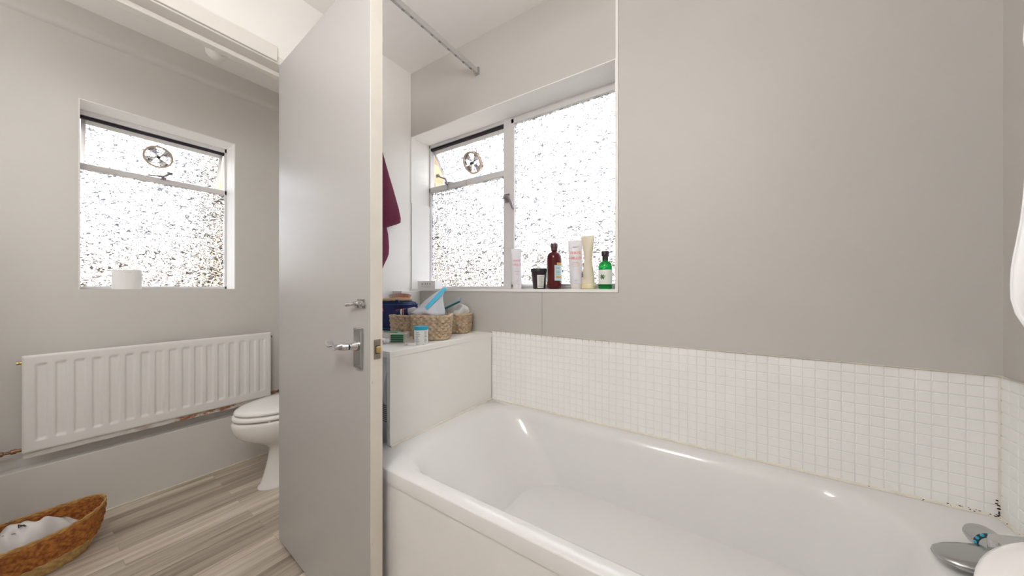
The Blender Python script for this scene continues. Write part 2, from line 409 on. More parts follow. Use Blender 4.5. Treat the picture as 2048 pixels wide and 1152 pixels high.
mb = M(); mb.tube([(-.983, UW - .006, .885), (UR, UW - .006, .885)], .0018, 6); mb.tube([(UR - .006, UW, .885), (UR - .006, .6, .885)], .0018, 6)
S(mb, 'trim_13', mat('aged_caulk', (.66, .60, .50), .5, noise=.2, nscale=25))
mb = M(); q = []
for k in range(81):
    x = -.983 + k * (UR - .004 + .983) / 80; q.append((x, UW - .007 + random.uniform(-.0006, .0006), .5425))
mb.tube(q, .0052, 8); mb.tube([(UR - .007, UW - .004, .5425), (UR - .007, .62, .5425)], .0052, 8); mb.tube([(UR - .006, UW - .006, .54), (UR - .006, UW - .006, .88)], .0028, 6)
mb.tube([(-.981, .716, .5415), (-.981, UW - .004, .5415)], .0042, 8)
seal = S(mb, 'trim_14', m_seal)
# black mould specks in the corner of the seal
sp_ = M()
def speck(x, y, z, r, sx=1):
    rings = []
    for i in range(5):
        ph = PI * i / 4; rr = r * math.sin(ph) + 1e-5
        rings.append([(x + sx * rr * math.cos(a) * random.uniform(.6, 1.2), y + rr * math.sin(a) * .5, z + r * .6 * math.cos(ph)) for a in [2 * PI * k / 7 for k in range(7)]])
    sp_.loft(rings)
for k in range(24):
    x = UR - .008 - random.expovariate(1 / .055)
    if x < .25: continue
    speck(x, UW - .011, .545 + random.uniform(-.004, .006), random.uniform(.0008, .0022), random.uniform(.8, 1.8))
for k in range(14): speck(UR - .009 + random.uniform(-.003, .001), UW - .009, .545 + abs(random.gauss(0, .016)), random.uniform(.001, .0034))
for k in range(10): speck(UR - .011, UW - random.uniform(.01, .2), .546, random.uniform(.0008, .002))
for x in (-.60, -.50, -.35, -.05): speck(x, UW - .011, .545, .0012)
sp_.build('mould_specks', m_mould, seal, kind='stuff')

# ================================================================== windows
def window_front():
    W = thing('window_1', 'wide white steel window of hammered glass over the bath', 'window', kind='structure')
    y = UW + RD; d = .035; F = M()
    x0, x1, xm0, xm1 = wx0, wx1, -1.013, -.962
    F.box(x0, x1, y, y + d, HEAD - .022, HEAD + .002); F.box(x0, x1, y, y + d, SILL, SILL + .016)
    F.box(x0, x0 + .012, y, y + d, SILL, HEAD); F.box(x1 - .02, x1, y, y + d, SILL, HEAD)
    F.box(xm0, xm1, y - .004, y + d, SILL, HEAD); F.box(x0, xm0, y, y + d, 1.716, 1.748)
    F.build('window_frame', m_frame, W, smooth=False, bevel=.002)
    C = M(); cy = y - .006
    C.box(xm1, xm1 + .018, cy, cy + .03, SILL + .012, HEAD - .012); C.box(x1 - .022, x1, cy, cy + .03, SILL + .012, HEAD - .012)
    C.box(xm1, x1, cy, cy + .03, HEAD - .040, HEAD - .014); C.box(xm1, x1, cy, cy + .03, SILL + .012, SILL + .026)
    cs = C.build('casement', m_frame, W, smooth=False, bevel=.002)
    M().box(xm1 + .012, x1 - .01, cy + .014, cy + .018, SILL + .02, HEAD - .03).build('pane', m_glass, cs, smooth=False)
    M().box(x0 + .006, xm0, y + .016, y + .020, SILL + .01, 1.722).build('pane', m_glass, W, smooth=False)
    M().box(x0 + .010, xm0, y + .004, y + .030, HEAD - .036, HEAD - .024).build('dark_gap', m_dark, W, smooth=False)
    # top sash swung outwards
    S_ = thing_child('top_sash', W, (0, y + .02, HEAD - .036))
    h = .262; F = M(); a, b = x0 + .014, xm0 - .004
    F.box(a, b, 0, .016, -.022, 0); F.box(a, b, 0, .016, -h, -h + .016); F.box(a, a + .016, 0, .016, -h, 0); F.box(b - .016, b, 0, .016, -h, 0)
    fr = F.build('sash_frame', m_frame, S_, smooth=False, bevel=.0015); pin(fr, S_)
    g = M().box(a + .012, b - .012, .006, .010, -h + .012, -.018).build('pane', m_glass, S_, smooth=False); pin(g, S_)
    fan(S_, -1.314, -.128, .066)
    S_.rotation_euler = (math.radians(31), 0, 0)
    # stay arm on the transom
    st = M(); st.box(-1.445, -1.425, y - .022, y + .0, 1.742, 1.752); st.tube([(-1.435, y - .012, 1.75), (-1.44, y - .014, 1.772), (-1.50, y - .02, 1.80)], [.006, .005, .004], 8)
    st.box(-1.515, -1.493, y - .024, y - .014, 1.795, 1.812)
    st.tube([(-1.43, y - .01, 1.752), (-1.36, y + .05, 1.748)], .004, 6)
    st.build('stay', m_steelgrey, W)
    # casement handle
    hd = M(); hx = -.985
    hd.box(hx - .012, hx + .012, y - .012, y - .004, 1.565, 1.61); hd.lathe([(.009, 0), (.009, -.03), (.006, -.034)], hx, y - .006, 14, 'y', 1.588)
    hd.tube([(hx - .018, y - .018, 1.586), (hx + .006, y - .036, 1.592), (hx + .028, y - .042, 1.582), (hx + .045, y - .044, 1.555), (hx + .062, y - .046, 1.515)], [.004, .008, .009, .008, .007], 10)
    hd.build('window_handle', m_steelgrey, W)
    # pull cords
    M().tube([(-1.435, y - .003, 1.745), (-1.436, y - .003, 1.18)], .0009, 5).build('cord', m_ink, W)
    M().tube([(-1.285, y - .003, 1.745), (-1.287, y - .003, 1.30)], .0009, 5).build('cord', m_ink, W)
    return W
def thing_child(name, parent, loc):
    o = bpy.data.objects.new(name, None); o.empty_display_size = .03; COL.objects.link(o); o.parent = parent; o.location = loc
    return o
def pin(o, par):
    o.parent = par; o.matrix_parent_inverse = Matrix.Identity(4)
def fan(S_, x, z, r, axis='x'):
    """round plastic window ventilator: rim, blades, hub; lies in the sash plane"""
    R = M()
    R.lathe([(r * .88, -.012), (r, -.012), (r * 1.03, -.002), (r * 1.03, .016), (r * .88, .016), (r * .88, -.012)], 0, 0, 40, 'y', 0, False, False)
    R.lathe([(r * .12, -.016), (r * .12, .006)], 0, 0, 14, 'y', 0)
    for k in range(8):
        a = 2 * PI * k / 8; ca, sa = math.cos(a), math.sin(a)
        R.tube([(0, -.004, 0), (ca * r * .9, -.004, sa * r * .9)], .0013, 5)
    B = M()
    for k in range(4):
        a0 = 2 * PI * k / 4 + .2; a1 = a0 + PI / 4
        pts = [(r * .1 * math.cos(a0), 0, r * .1 * math.sin(a0))] + [(r * .9 * math.cos(a0 + (a1 - a0) * i / 5), .002, r * .9 * math.sin(a0 + (a1 - a0) * i / 5)) for i in range(6)]
        top = [(p[0], p[1] + .0015, p[2]) for p in pts]
        B.loft([pts, top])
    H = M().lathe([(r * .13, -.020), (r * .13, -.002)], 0, 0, 14, 'y', 0)
    for mb, nm, mt in ((R, 'ventilator_rim', m_ventrim), (B, 'ventilator_blades', m_ventblade), (H, 'ventilator_hub', m_black)):
        o = mb.build(nm, mt, None); pin(o, S_)
        if axis == 'x': o.location = (x, .008, z)
        else: o.location = (-.008, x, z); o.rotation_euler = (0, 0, PI / 2)
m_steelgrey = mat('grey_metal', (.30, .27, .28), .35, .7)
m_ventrim = mat('yellowed_plastic', (.42, .33, .25), .4)
m_ventblade = mat('tinted_plastic', (.55, .45, .33), .3, alpha=.7)
window_front()
def window_left():
    W = thing('window_2', 'small white steel window of hammered glass above the radiator', 'window', kind='structure')
    x = UL - RD; d = .035; F = M()
    F.box(x - d, x, ly0, ly1, 1.99, 2.022); F.box(x - d, x, ly0, ly1, SILL, SILL + .016)
    F.box(x - d, x, ly0, ly0 + .014, SILL, 2.02); F.box(x - d, x, ly1 - .014, ly1, SILL, 2.02); F.box(x - d, x, ly0, ly1, 1.712, 1.742)
    F.build('window_frame', m_frame, W, smooth=False, bevel=.002)
    M().box(x - .020, x - .016, ly0 + .006, ly1 - .006, SILL + .01, 1.718).build('pane', m_glass, W, smooth=False)
    M().box(x - .030, x - .004, ly0 + .012, ly1 - .012, 1.975, 1.988).build('dark_gap', m_dark, W, smooth=False)
    S_ = thing_child('top_sash', W, (x - .02, 0, 1.976))
    h = .245; a, b = ly0 + .018, ly1 - .018; F = M()
    F.box(-.016, 0, a, b, -.024, 0); F.box(-.016, 0, a, b, -h, -h + .016); F.box(-.016, 0, a, a + .016, -h, 0); F.box(-.016, 0, b - .016, b, -h, 0)
    fr = F.build('sash_frame', m_frame, S_, smooth=False, bevel=.0015); pin(fr, S_)
    g = M().box(-.010, -.006, a + .012, b - .012, -h + .012, -.018).build('pane', m_glass, S_, smooth=False); pin(g, S_)
    fan(S_, .452, -.105, .062, 'y')
    S_.rotation_euler = (0, math.radians(22), 0)
    st = M(); st.box(x, x + .016, .452, .472, 1.735, 1.748); st.tube([(x + .012, .40, 1.744), (x + .014, .462, 1.752), (x + .02, .485, 1.772)], [.003, .005, .005], 8); st.box(x + .008, x + .022, .475, .498, 1.768, 1.782)
    st.build('stay', m_steelgrey, W)
window_left()

# outside: brick walls and paved yard
props(M().box(-2.6, -2.12, 1.60, 2.1, 0, 4.2).build('brick_wall', m_brick, smooth=False), 'yellow brick pier seen through the gap of the open top window', 'wall', kind='structure')
props(M().box(-6.0, 3.0, 4.6, 4.8, 0, 1.75).build('garden_wall', m_brick2, smooth=False), 'low pale garden wall behind the bath window glass', 'wall', kind='structure')
props(M().box(-6.2, -6.0, -1.5, 4.6, 0, 1.6).build('garden_wall', m_brick2, smooth=False), 'low pale garden wall behind the toilet window glass', 'wall', kind='structure')
props(M().box(-4.3, -3.6, .958, 1.3, 0, 3.6).build('brick_wall', m_brick, smooth=False), 'yellow brick wall return beside the toilet window', 'wall', kind='structure')
S(M().box(-9, 6, -6, 8, -.3, -.12), 'ground', mat('yard_paving', (.30, .28, .25), .9, noise=.2, nscale=3))

# ================================================================== door
DL = .742; ang = math.atan2(-.0703, .9975)
D = thing('door_1', 'open grey-white door beside the bath with lever handle and worn latch edge', 'door', (-1.602, .612, 0), kind='structure')
ex, ey = math.cos(ang), math.sin(ang)
def dm(p):     # door space: a along leaf, t thickness (0 = left face), z
    return p
leaf = M().box(0, DL, 0, .0385, .02, 2.055).build('door_leaf', m_door, None, smooth=False, bevel=.0012, seg=1); pin(leaf, D)
edge = M().box(DL, DL + .0012, .0008, .0378, .021, 2.054).build('door_edge', m_dooredge, None, smooth=False); pin(edge, D)
D.rotation_euler = (0, 0, ang)
def dp(mb, name, mt, par=None, **k):
    o = mb.build(name, mt, None, **k); pin(o, par or D); return o
HA, HZ = .682, .918
pl = dp(M().box(HA - .022, HA + .022, -.009, 0, HZ - .058, HZ + .062), 'handle_plate', m_chrome_b, smooth=False, bevel=.0015)
for a_ in (-.015, .015):
    for z_ in (-.05, .053):
        dp(M().lathe([(.0035, 0), (.0035, -.0012), (.002, -.0016)], HA + a_, -.009, 12, 'y', HZ + z_), 'screw', m_steelgrey, pl)
HY = HZ + .008
mb = M(); mb.lathe([(.015, 0), (.015, -.006), (.011, -.012), (.0095, -.022)], HA - .002, -.009, 24, 'y', HY)
hp = [(HA - .002, -.030, HY), (HA - .010, -.040, HY), (HA - .03, -.043, HY - .003), (HA - .042, -.041, HY - .004), (HA - .055, -.040, HY - .007)]
mb.tube(hp, [.0095, .0105, .0095, .0085, .0075], 14)
# scroll: flat strip that dips and rises to the flared tip
sc_pts = [(-.048, -.008, .008), (-.056, -.013, .008), (-.062, -.009, .008), (-.068, -.002, .0085), (-.078, -.002, .009), (-.088, -.006, .010), (-.098, -.006, .011), (-.106, .001, .0115), (-.112, .008, .010)]
rings = []
for a_, z_, hw in sc_pts:
    rings.append([(HA + a_, -.041 - hw, HY + z_ - .0022), (HA + a_, -.041 + hw, HY + z_ - .0022), (HA + a_, -.041 + hw, HY + z_ + .0022), (HA + a_, -.041 - hw, HY + z_ + .0022)])
mb.loft(rings)
dp(mb, 'lever_handle', m_chrome, smooth=True, bevel=.001)
# handle on the far side
pl2 = dp(M().box(HA - .022, HA + .022, .0385, .0475, HZ - .058, HZ + .062), 'handle_plate', m_chrome_b, smooth=False, bevel=.0015)
mb = M(); mb.lathe([(.015, 0), (.011, .012), (.0095, .022)], HA, .0475, 20, 'y', HY); mb.tube([(HA, .068, HY), (HA - .012, .076, HY), (HA - .10, .078, HY - .004)], .009, 12)
dp(mb, 'lever_handle', m_chrome)
# small bolt above
BZ = 1.053
bp_ = dp(M().box(HA - .012, HA + .030, -.0025, 0, BZ - .014, BZ + .014), 'bolt_plate', m_chrome_b, smooth=False, bevel=.0006)
mb = M(); mb.lathe([(.0052, -.014), (.0052, .038)], HA, -.009, 14, 'x', BZ)
dp(mb, 'bolt_bar', m_chrome, bp_)
mb = M(); mb.tube([(HA + .002, -.009, BZ), (HA - .018, -.012, BZ - .001), (HA - .030, -.018, BZ - .003), (HA - .040, -.022, BZ - .004)], [.0055, .0048, .0055, .006], 12)
dp(mb, 'bolt_knob', m_chrome, bp_)
for a_ in (-.006, .022):
    dp(M().box(HA + a_ - .004, HA + a_ + .004, -.0155, -.002, BZ - .007, BZ + .0075), 'bolt_guide', m_chrome_b, bp_, smooth=False, bevel=.002)
for a_ in (-.006, .024):
    for z_ in (-.0105, .0105): dp(M().lathe([(.0022, 0), (.0022, -.0012)], HA + a_, -.0025, 10, 'y', BZ + z_), 'screw', m_copper, bp_)
# latch plate in the edge
lp = dp(M().box(DL + .0012, DL + .003, .010, .031, HZ - .028, HZ + .030), 'latch_plate', m_steel, smooth=False, bevel=.0008)
dp(M().box(DL + .0031, DL + .0035, .0145, .0265, HZ - .012, HZ + .012), 'latch_hole', m_dark, lp, smooth=False)
dp(M().add([(DL + .0035, .016, HZ - .0095), (DL + .0035, .0255, HZ - .0095), (DL + .013, .0255, HZ - .0095), (DL + .0035, .016, HZ + .0095), (DL + .0035, .0255, HZ + .0095), (DL + .013, .0255, HZ + .0095)],
        [(0, 1, 2), (3, 5, 4), (0, 3, 4, 1), (1, 4, 5, 2), (2, 5, 3, 0)]), 'latch_bolt', m_brass, lp, smooth=False, bevel=.0008)
for z_ in (-.021, .023): dp(M().lathe([(.0034, 0), (.0034, .001), (.0018, .0012)], DL + .003, .0205, 12, 'x', HZ + z_), 'screw', m_steelgrey, lp)
for z_ in (.25, 1.8): dp(M().lathe([(.006, -.05), (.006, .05)], -.004, .030, 12, 'z', z_), 'hinge', m_chrome_b)

# ================================================================== bath
BX0, BX1, BY0, BY1, BZ_ = -1.03, UR - .003, .622, UW - .002, .54
B = thing('bathtub', 'long white acrylic bathtub along the tiled wall', 'bathtub', (-.2, .97, 0))
IX0, IX1, IY0, IY1 = -.90, .36, .672, 1.262
rings = []
def ring(x0, x1, y0, y1, r, z): rings.append(rrect(x0, x1, y0, y1, r, z, 14))
ring(BX0 + .012, BX1 - .004, BY0 + .012, BY1 - .004, .02, .30)
ring(BX0 + .012, BX1 - .004, BY0 + .012, BY1 - .004, .02, .499)
ring(BX0, BX1, BY0, BY1, .02, .498)
ring(BX0, BX1, BY0, BY1, .02, .536)
ring(BX0 + .001, BX1, BY0 + .0012, BY1, .02, .5385)
ring(BX0 + .004, BX1, BY0 + .0045, BY1, .02, .5405)
ring(IX0 - .024, IX1 + .024, IY0 - .010, IY1 + .024, .16, .5405)
ring(IX0 - .006, IX1 + .006, IY0 - .002, IY1 + .006, .155, .538)
ring(IX0 + .010, IX1 - .004, IY0 + .006, IY1 - .008, .15, .529)
ring(IX0 + .040, IX1 - .012, IY0 + .014, IY1 - .016, .15, .505)
ring(IX0 + .12, IX1 - .03, IY0 + .028, IY1 - .032, .15, .43)
ring(IX0 + .24, IX1 - .06, IY0 + .05, IY1 - .055, .15, .30)
ring(IX0 + .33, IX1 - .085, IY0 + .075, IY1 - .08, .15, .20)
ring(IX0 + .39, IX1 - .12, IY0 + .11, IY1 - .11, .15, .155)
ring(IX0 + .47, IX1 - .18, IY0 + .17, IY1 - .17, .12, .138)
ring(IX0 + .60, IX1 - .25, IY0 + .25, IY1 - .25, .04, .135)
tub = M().loft(rings, True, True).build('tub', m_acryl, B, angle=60)
M().box(BX0 + .004, BX1 - .002, BY0 + .003, BY0 + .012, .0, .499).build('side_panel', m_bpanel, B, smooth=False, bevel=.001)
M().lathe([(.028, 0), (.028, .003), (.02, .004)], .16, .97, 24, 'z', .136).build('plughole', m_chrome, B)
# hair-thin scratches near middle of the bath wall
sm = M()
for k in range(3): sm.tube([(-.32 + .012 * k, IY0 + .62, .50 - .01 * k), (-.318 + .012 * k, IY0 + .621, .497 - .01 * k)], .0006, 5)

# ================================================================== bath tap
TX, TY, TZ = .458, 1.050, .5405
Tp = thing('bath_mixer_tap', 'chrome mixer tap with blue dotted ring on the end of the bath', 'tap', (TX, TY, TZ))
M().lathe([(.030, 0), (.030, .006), (.022, .010), (.020, .030), (.021, .034)], TX, TY, 36, 'z', TZ).build('tap_body', m_chrome, Tp)
mb = M()   # lever: drum with flat tapering plate
drum = []
for z_, rr in ((.034, .021), (.037, .0225), (.064, .0235), (.068, .022)):
    ring_ = []
    for k in range(40):
        a = 2 * PI * k / 40; r_ = rr
        dx, dy = math.cos(a), math.sin(a)
        # stretch towards the wall as tapering plate
        c_ = dx * .80 + dy * .60
        ext = max(0, c_) ** 6 * (.062 if z_ > .05 else .030)
        ring_.append((TX + dx * r_ + .80 * ext, TY + dy * r_ + .60 * ext, TZ + z_))
    drum.append(ring_)
mb.loft(drum); mb.build('lever', m_chrome, Tp)
mb = M(); rings = []   # spout tongue
sd = Vector((-.94, -.34, 0)).normalized(); sn = Vector((-sd.y, sd.x, 0))
for d_, hw, zt, th in ((-.01, .030, .040, .032), (.02, .038, .039, .030), (.048, .041, .036, .026), (.073, .038, .033, .020), (.092, .030, .030, .015), (.104, .018, .027, .009), (.109, .006, .025, .005)):
    c = Vector((TX, TY, TZ)) + sd * d_
    r_ = []
    for u_, v_ in ((-1, 0), (-.92, .5), (-.8, .9), (-.5, 1), (0, 1), (.5, 1), (.8, .9), (.92, .5), (1, 0), (.9, -.6), (.5, -1), (0, -1), (-.5, -1), (-.9, -.6)):
        p = c + sn * hw * u_; r_.append((p.x, p.y, TZ + zt - th / 2 + v_ * th / 2))
    rings.append(r_)
mb.loft(rings); mb.build('spout', m_chrome_b, Tp, angle=50)
mb = M(); kd = Vector((-.10, .995, 0)).normalized(); kn = Vector((kd.y, -kd.x, 0))
def kcyl(mb, prof, flat=.85):
    rings = []
    for d_, r_ in prof:
        c = Vector((TX + .002, TY, TZ + .036)) + kd * d_
        rings.append([tuple(c + kn * r_ * math.cos(2 * PI * k / 36) + Vector((0, 0, 1)) * r_ * flat * math.sin(2 * PI * k / 36)) for k in range(36)])
    mb.loft(rings)
kcyl(mb, [(.0, .021), (.030, .0235)])
kcyl(mb, [(.041, .0245), (.062, .025), (.075, .0225), (.084, .017), (.089, .008), (.090, .002)])
mb.build('temperature_knob', m_chrome_b, Tp)
mb = M(); kcyl(mb, [(.030, .0240), (.041, .0243)]); kr = mb.build('knob_ring', mat('black_band', (.01, .02, .035), .3), Tp)
mb = M()
for k in range(14):
    a = 2 * PI * k / 14; rings = []
    c = Vector((TX + .002, TY, TZ + .036)) + kd * .0355 + kn * .0245 * math.cos(a) + Vector((0, 0, 1)) * .0245 * .85 * math.sin(a)
    for i in range(5):
        ph = PI * i / 4
        rings.append([(c.x + .0032 * math.sin(ph) * math.cos(q), c.y + .0038 * math.cos(ph), c.z + .0032 * math.sin(ph) * math.sin(q)) for q in [2 * PI * j / 8 + .01 for j in range(8)]])
    mb.loft(rings)
mb.build('blue_dots', mat('blue_dots', (.02, .42, .62), .3), Tp, label='row of pale blue dots around the knob')

# ================================================================== washbasin
Bs = thing('washbasin', 'white ceramic washbasin edge in the bottom right corner', 'washbasin', (.38, .41, .80))
def bring(a, b, z, e=2.0, cx=.395, cy=.40):
    a *= 1.01; b *= 1.075
    return [(min(p[0], UR - .002), p[1], z) for p in sell(cx, cy, a, b, z, e, 72)]
rings = [bring(.05, .07, .62), bring(.12, .17, .66), bring(.175, .235, .72), bring(.198, .260, .77), bring(.206, .268, .792), bring(.205, .267, .800), bring(.200, .262, .805), bring(.180, .240, .806),
         bring(.165, .222, .802), bring(.150, .205, .78), bring(.12, .16, .72), bring(.06, .08, .69), bring(.02, .02, .688)]
M().loft(rings).build('basin_bowl', m_ceram, Bs, angle=70)
M().loft([sell(.43, .41, .09, .10, 0, 2.4, 36), sell(.43, .41, .075, .085, .1, 2.4, 36), sell(.43, .41, .07, .08, .45, 2.4, 36), sell(.42, .41, .09, .11, .66, 2.4, 36)]).build('pedestal', m_ceram, Bs)
mb = M(); mb.lathe([(.024, 0), (.024, .01), (.017, .02), (.015, .06), (.018, .075), (.01, .085)], .525, .41, 24, 'z', .80)
mb.tube([(.525, .41, .85), (.49, .41, .868), (.45, .41, .865), (.43, .41, .845)], .009, 12); mb.build('basin_tap', m_chrome, Bs)

# ================================================================== shower rail and curtain
R_ = thing('shower_rail', 'pale grey angled shower curtain rail fixed over the bath window', 'curtain rail', (-1.08, UW, 2.23))
mb = M(); ry = .775; rz0, rz1 = 2.218, 2.244
mb.box(-1.087, -1.073, ry, UW - .006, rz0, rz1)
mb.box(-1.05, UR, ry - .032, ry - .018, rz0, rz1)
c_ = []
for k in range(7):
    a = PI + (PI / 2) * k / 6
    c_.append((-1.05 + .03 * math.cos(a), ry + .005 + .03 * math.sin(a)))
mb.loft([[(x + .0, y, rz0), (x, y, rz1), (x + .009, y + .009, rz1), (x + .009, y + .009, rz0)] for x, y in c_])
mb.build('rail', mat('rail_grey', (.50, .49, .475), .4), R_, smooth=False, bevel=.002)
M().box(-1.093, -1.067, UW - .008, UW, rz0 - .006, rz1 + .006).build('end_bracket', m_chrome_b, R_, smooth=False, bevel=.002)
M().box(UR - .008, UR, ry - .04, ry - .01, rz0 - .006, rz1 + .006).build('end_bracket', m_chrome_b, R_, smooth=False, bevel=.002)
M().box(-1.104, -1.060, ry - .030, ry + .012, rz0 - .006, rz1 + .004).build('corner_joint', m_trimw, R_, smooth=False, bevel=.004)
for k in range(9):
    y_ = .84 + k * .052 + random.uniform(-.006, .006)
    M().box(-1.084, -1.077, y_ - .006, y_ + .006, rz0 - .003, rz0 + .001).build('glider', m_steelgrey, R_, smooth=False, bevel=.001)
mb = M(); mb.box(-1.083, -1.077, UW - .045, UW - .041, rz0 - .048, rz0 + .002); mb.build('end_stop', mat('aged_plastic', (.55, .45, .30), .5), R_, smooth=False)
Cn = thing('shower_curtain', 'bunched white shower curtain at right edge of the picture', 'shower curtain', (.45, .72, 1.6))
def curt(u, v):
    z = 2.205 - v * 1.245
    prof = .3355 + .008 * math.sin(z * 5.2 + 1.0) - .006 * math.exp(-((z - 1.12) / .06) ** 2) + max(0, 1.08 - z) ** 1.5 * 1.6
    prof += .0025 * math.sin(z * 60) * (1 if 1.34 < z < 1.5 else 0)
    x = prof + (UR - .02 - prof) * u
    amp = .022
    return (x, .735 + amp * math.sin(u * PI * 9 + 1.2) + .006 * math.sin(v * 8 + u * 20), z)
M().grid(curt, 110, 60).build('curtain_cloth', m_curtain, Cn, solid=.0015, smooth=True, angle=180)
for k in range(6):
    x = .36 + k * .034
    M().tube([(x, .745, 2.2165), (x, .737, 2.200)], .002, 6).build('hook', m_trimw, Cn)

# ================================================================== cabinet housing + washing machine
Cb = thing('worktop_housing', 'white laminate worktop and side panel over the washing machine', 'cabinet', (-1.3, 1.0, .87))
M().box(UB + .005, -.983, .714, UW - .004, .853, .875).build('worktop', m_cab, Cb, smooth=False, bevel=.0015)
M().box(-1.003, -.985, .716, UW - .004, .5415, .853).build('side_panel', m_cab, Cb, smooth=False, bevel=.001)
Wm = thing('washing_machine', 'white washing machine under the worktop, half hidden by the door', 'washing machine', (-1.31, 1.0, 0))
M().box(-1.595, -1.036, .765, 1.29, .01, .835).build('machine_body', m_wmbody, Wm, smooth=False, bevel=.006)
mb = M(); pr_ = [(.765, .672), (.732, .676), (.724, .69), (.726, .74), (.738, .79), (.765, .812)]
mb.loft([[(-1.595, y, z) for y, z in pr_], [(-1.036, y, z) for y, z in pr_]]); mb.build('control_panel', m_wmbody, Wm, angle=60)
mb = M(); mb.lathe([(.17, 0), (.17, -.02), (.15, -.028), (.12, -.022), (.11, -.005)], -1.33, .765, 48, 'y', .40); mb.build('machine_door', mat('grey_door_ring', (.5, .51, .53), .3), Wm)
mb = M()
for k in range(9):
    x1_ = -1.048 - random.choice((0, .004, .010, .016)); z_ = .652 - k * .0075
    if k in (1, 3): x1_ -= .012
    mb.box(-1.10, x1_, .7642, .7648, z_ - .0013, z_ + .0013)
mb.build('printed_lines', m_ink, Wm, smooth=False)

# ================================================================== towel
Tw = thing('towel', 'burgundy terry towel hanging behind the door edge', 'towel', (-1.56, 1.0, 1.85))
def tw(u, v):
    # u 0..1 around bunch, v 0..1 down
    z = 1.93 - .64 * v
    if z > 1.44: yr = 1.055 + (1.93 - z) * .335
    else: yr = 1.055 + .49 * .335 - (1.44 - z) * 1.5
    yr = max(yr, 1.07)
    return yr, z
rings = []
prof_t = [(1.94, 1.030, .015), (1.90, 1.062, .026), (1.835, 1.088, .032), (1.75, 1.118, .036), (1.65, 1.152, .038), (1.55, 1.186, .040), (1.50, 1.204, .038), (1.476, 1.208, .032), (1.462, 1.180, .030), (1.445, 1.14, .028), (1.428, 1.105, .024), (1.415, 1.088, .014)]
for z, y1_, dpt in prof_t:
    r_ = []; n = 28; y0_ = .90 + (1.94 - z) * .05
    for k in range(n):
        a = 2 * PI * k / n
        yy = (y0_ + y1_) / 2 + (y1_ - y0_) / 2 * math.copysign(abs(math.cos(a)) ** .8, math.cos(a))
        xx = UB + .008 + dpt + dpt * .9 * math.sin(a) + .003 * math.sin(yy * 90 + z * 6)
        r_.append((xx, yy, z + .05 * (yy - y1_) * -.3 * (1 if z < 1.5 else 0)))
    rings.append(r_)
M().loft(rings).build('towel_front_fold', m_towel, Tw, angle=180)
rings = []
for z, y0_, y1_, dpt in ((1.47, .98, 1.10, .014), (1.44, .97, 1.125, .02), (1.40, .96, 1.134, .022), (1.33, .96, 1.140, .022), (1.29, .96, 1.138, .022), (1.262, .96, 1.128, .02), (1.235, .96, 1.112, .02), (1.20, .95, 1.098, .018), (1.17, .95, 1.090, .012)):
    r_ = []
    for k in range(24):
        a = 2 * PI * k / 24
        r_.append((UB + .006 + dpt + dpt * .9 * math.sin(a), (y0_ + y1_) / 2 + (y1_ - y0_) / 2 * math.cos(a), z))
    rings.append(r_)
M().loft(rings).build('towel_back_fold', m_towel, Tw, angle=180)
mb = M(); mb.lathe([(.016, 0), (.016, .004), (.006, .008), (.006, .035), (.010, .040), (.004, .046)], UB, .99, 20, 'x', 1.93)
props(mb.build('towel_hook', m_chrome), 'chrome hook holding the burgundy towel on the wall', 'hook')

# ================================================================== radiator
RX = -2.53; ry0, ry1, rz0_, rz1_ = .004, .922, .380, .806
Rd = thing('radiator', 'white fluted panel radiator with rusty lower edge under the small window', 'radiator', (-2.56, .46, .37))
NF = 17; pit = (ry1 - ry0 - .05) / NF
def sm(a, b, x):
    t = max(0, min(1, (x - a) / (b - a))); return t * t * (3 - 2 * t)
def radf(u, v):
    y = ry0 + (ry1 - ry0) * u; z = rz0_ + (rz1_ - rz0_) * v
    q = (y - ry0 - .025) / pit; fr = q - math.floor(q); dx = 0
    if 0 <= q < NF:
        h = sm(.10, .28, fr) * (1 - sm(.66, .84, fr)) * sm(.045, .06, z - rz0_) * sm(.035, .05, rz1_ - z)
        dx = -.006 * h
    e = min(y - ry0, ry1 - y, z - rz0_, rz1_ - z)
    if e < .008: dx -= .006 * (1 - e / .008) ** 2
    return (RX + dx, y, z)
mb = M().grid(radf, 340, 90)
mb.build('front_panel', m_rad, Rd, angle=180)
M().box(RX - .024, RX - .0095, ry0 + .001, ry1 - .001, rz0_ + .001, rz1_ - .001).build('back_panel', m_radrust, Rd, smooth=False, bevel=.004)
mb = M()   # rusty seam flange under the panel
n = 60; up_ = []; 
for k in range(n + 1):
    y = ry0 + .004 + (ry1 - ry0 - .008) * k / n
    up_.append([(RX - .016, y, rz0_ + .004), (RX - .010, y, rz0_ + .004), (RX - .010, y, rz0_ - .022 + random.uniform(-.001, .001)), (RX - .016, y, rz0_ - .022)])
mb.loft(up_); mb.build('lower_flange', m_radrust, Rd, smooth=False, label='rust-stained lower flange')
for y in (.15, .78): M().box(UL + .002, RX - .02, y - .015, y + .015, .42, .76).build('bracket', m_rad, Rd, smooth=False)
def valve(y, s, top):
    mb = M(); z = .398
    mb.lathe([(.007, 0), (.007, .012), (.010, .013), (.010, .026), (.006, .028), (.006, .042), (.010, .044), (.010, .052)], 0, 0, 14, 'y', 0)
    mb.v = [(RX - .014 + p[0], y + s * p[1], z + p[2]) for p in mb.v]
    mb.tube([(RX - .014, y + s * .052, z), (RX - .014, y + s * .085, z - .002)], .007, 12)
    mb.tube([(RX - .014, y + s * .072, z), (RX - .014, y + s * .072, .306)], .0075, 12)
    return mb
v1 = valve(ry0, -1, 0).build('radiator_valve', m_copper, Rd, label='tarnished copper valve at the left end')
M().lathe([(.012, .012), (.017, .018), (.018, .05), (.016, .075), (.008, .08)], RX - .014, ry0 - .072, 20, 'z', .398).build('valve_cap', m_trimw, v1)
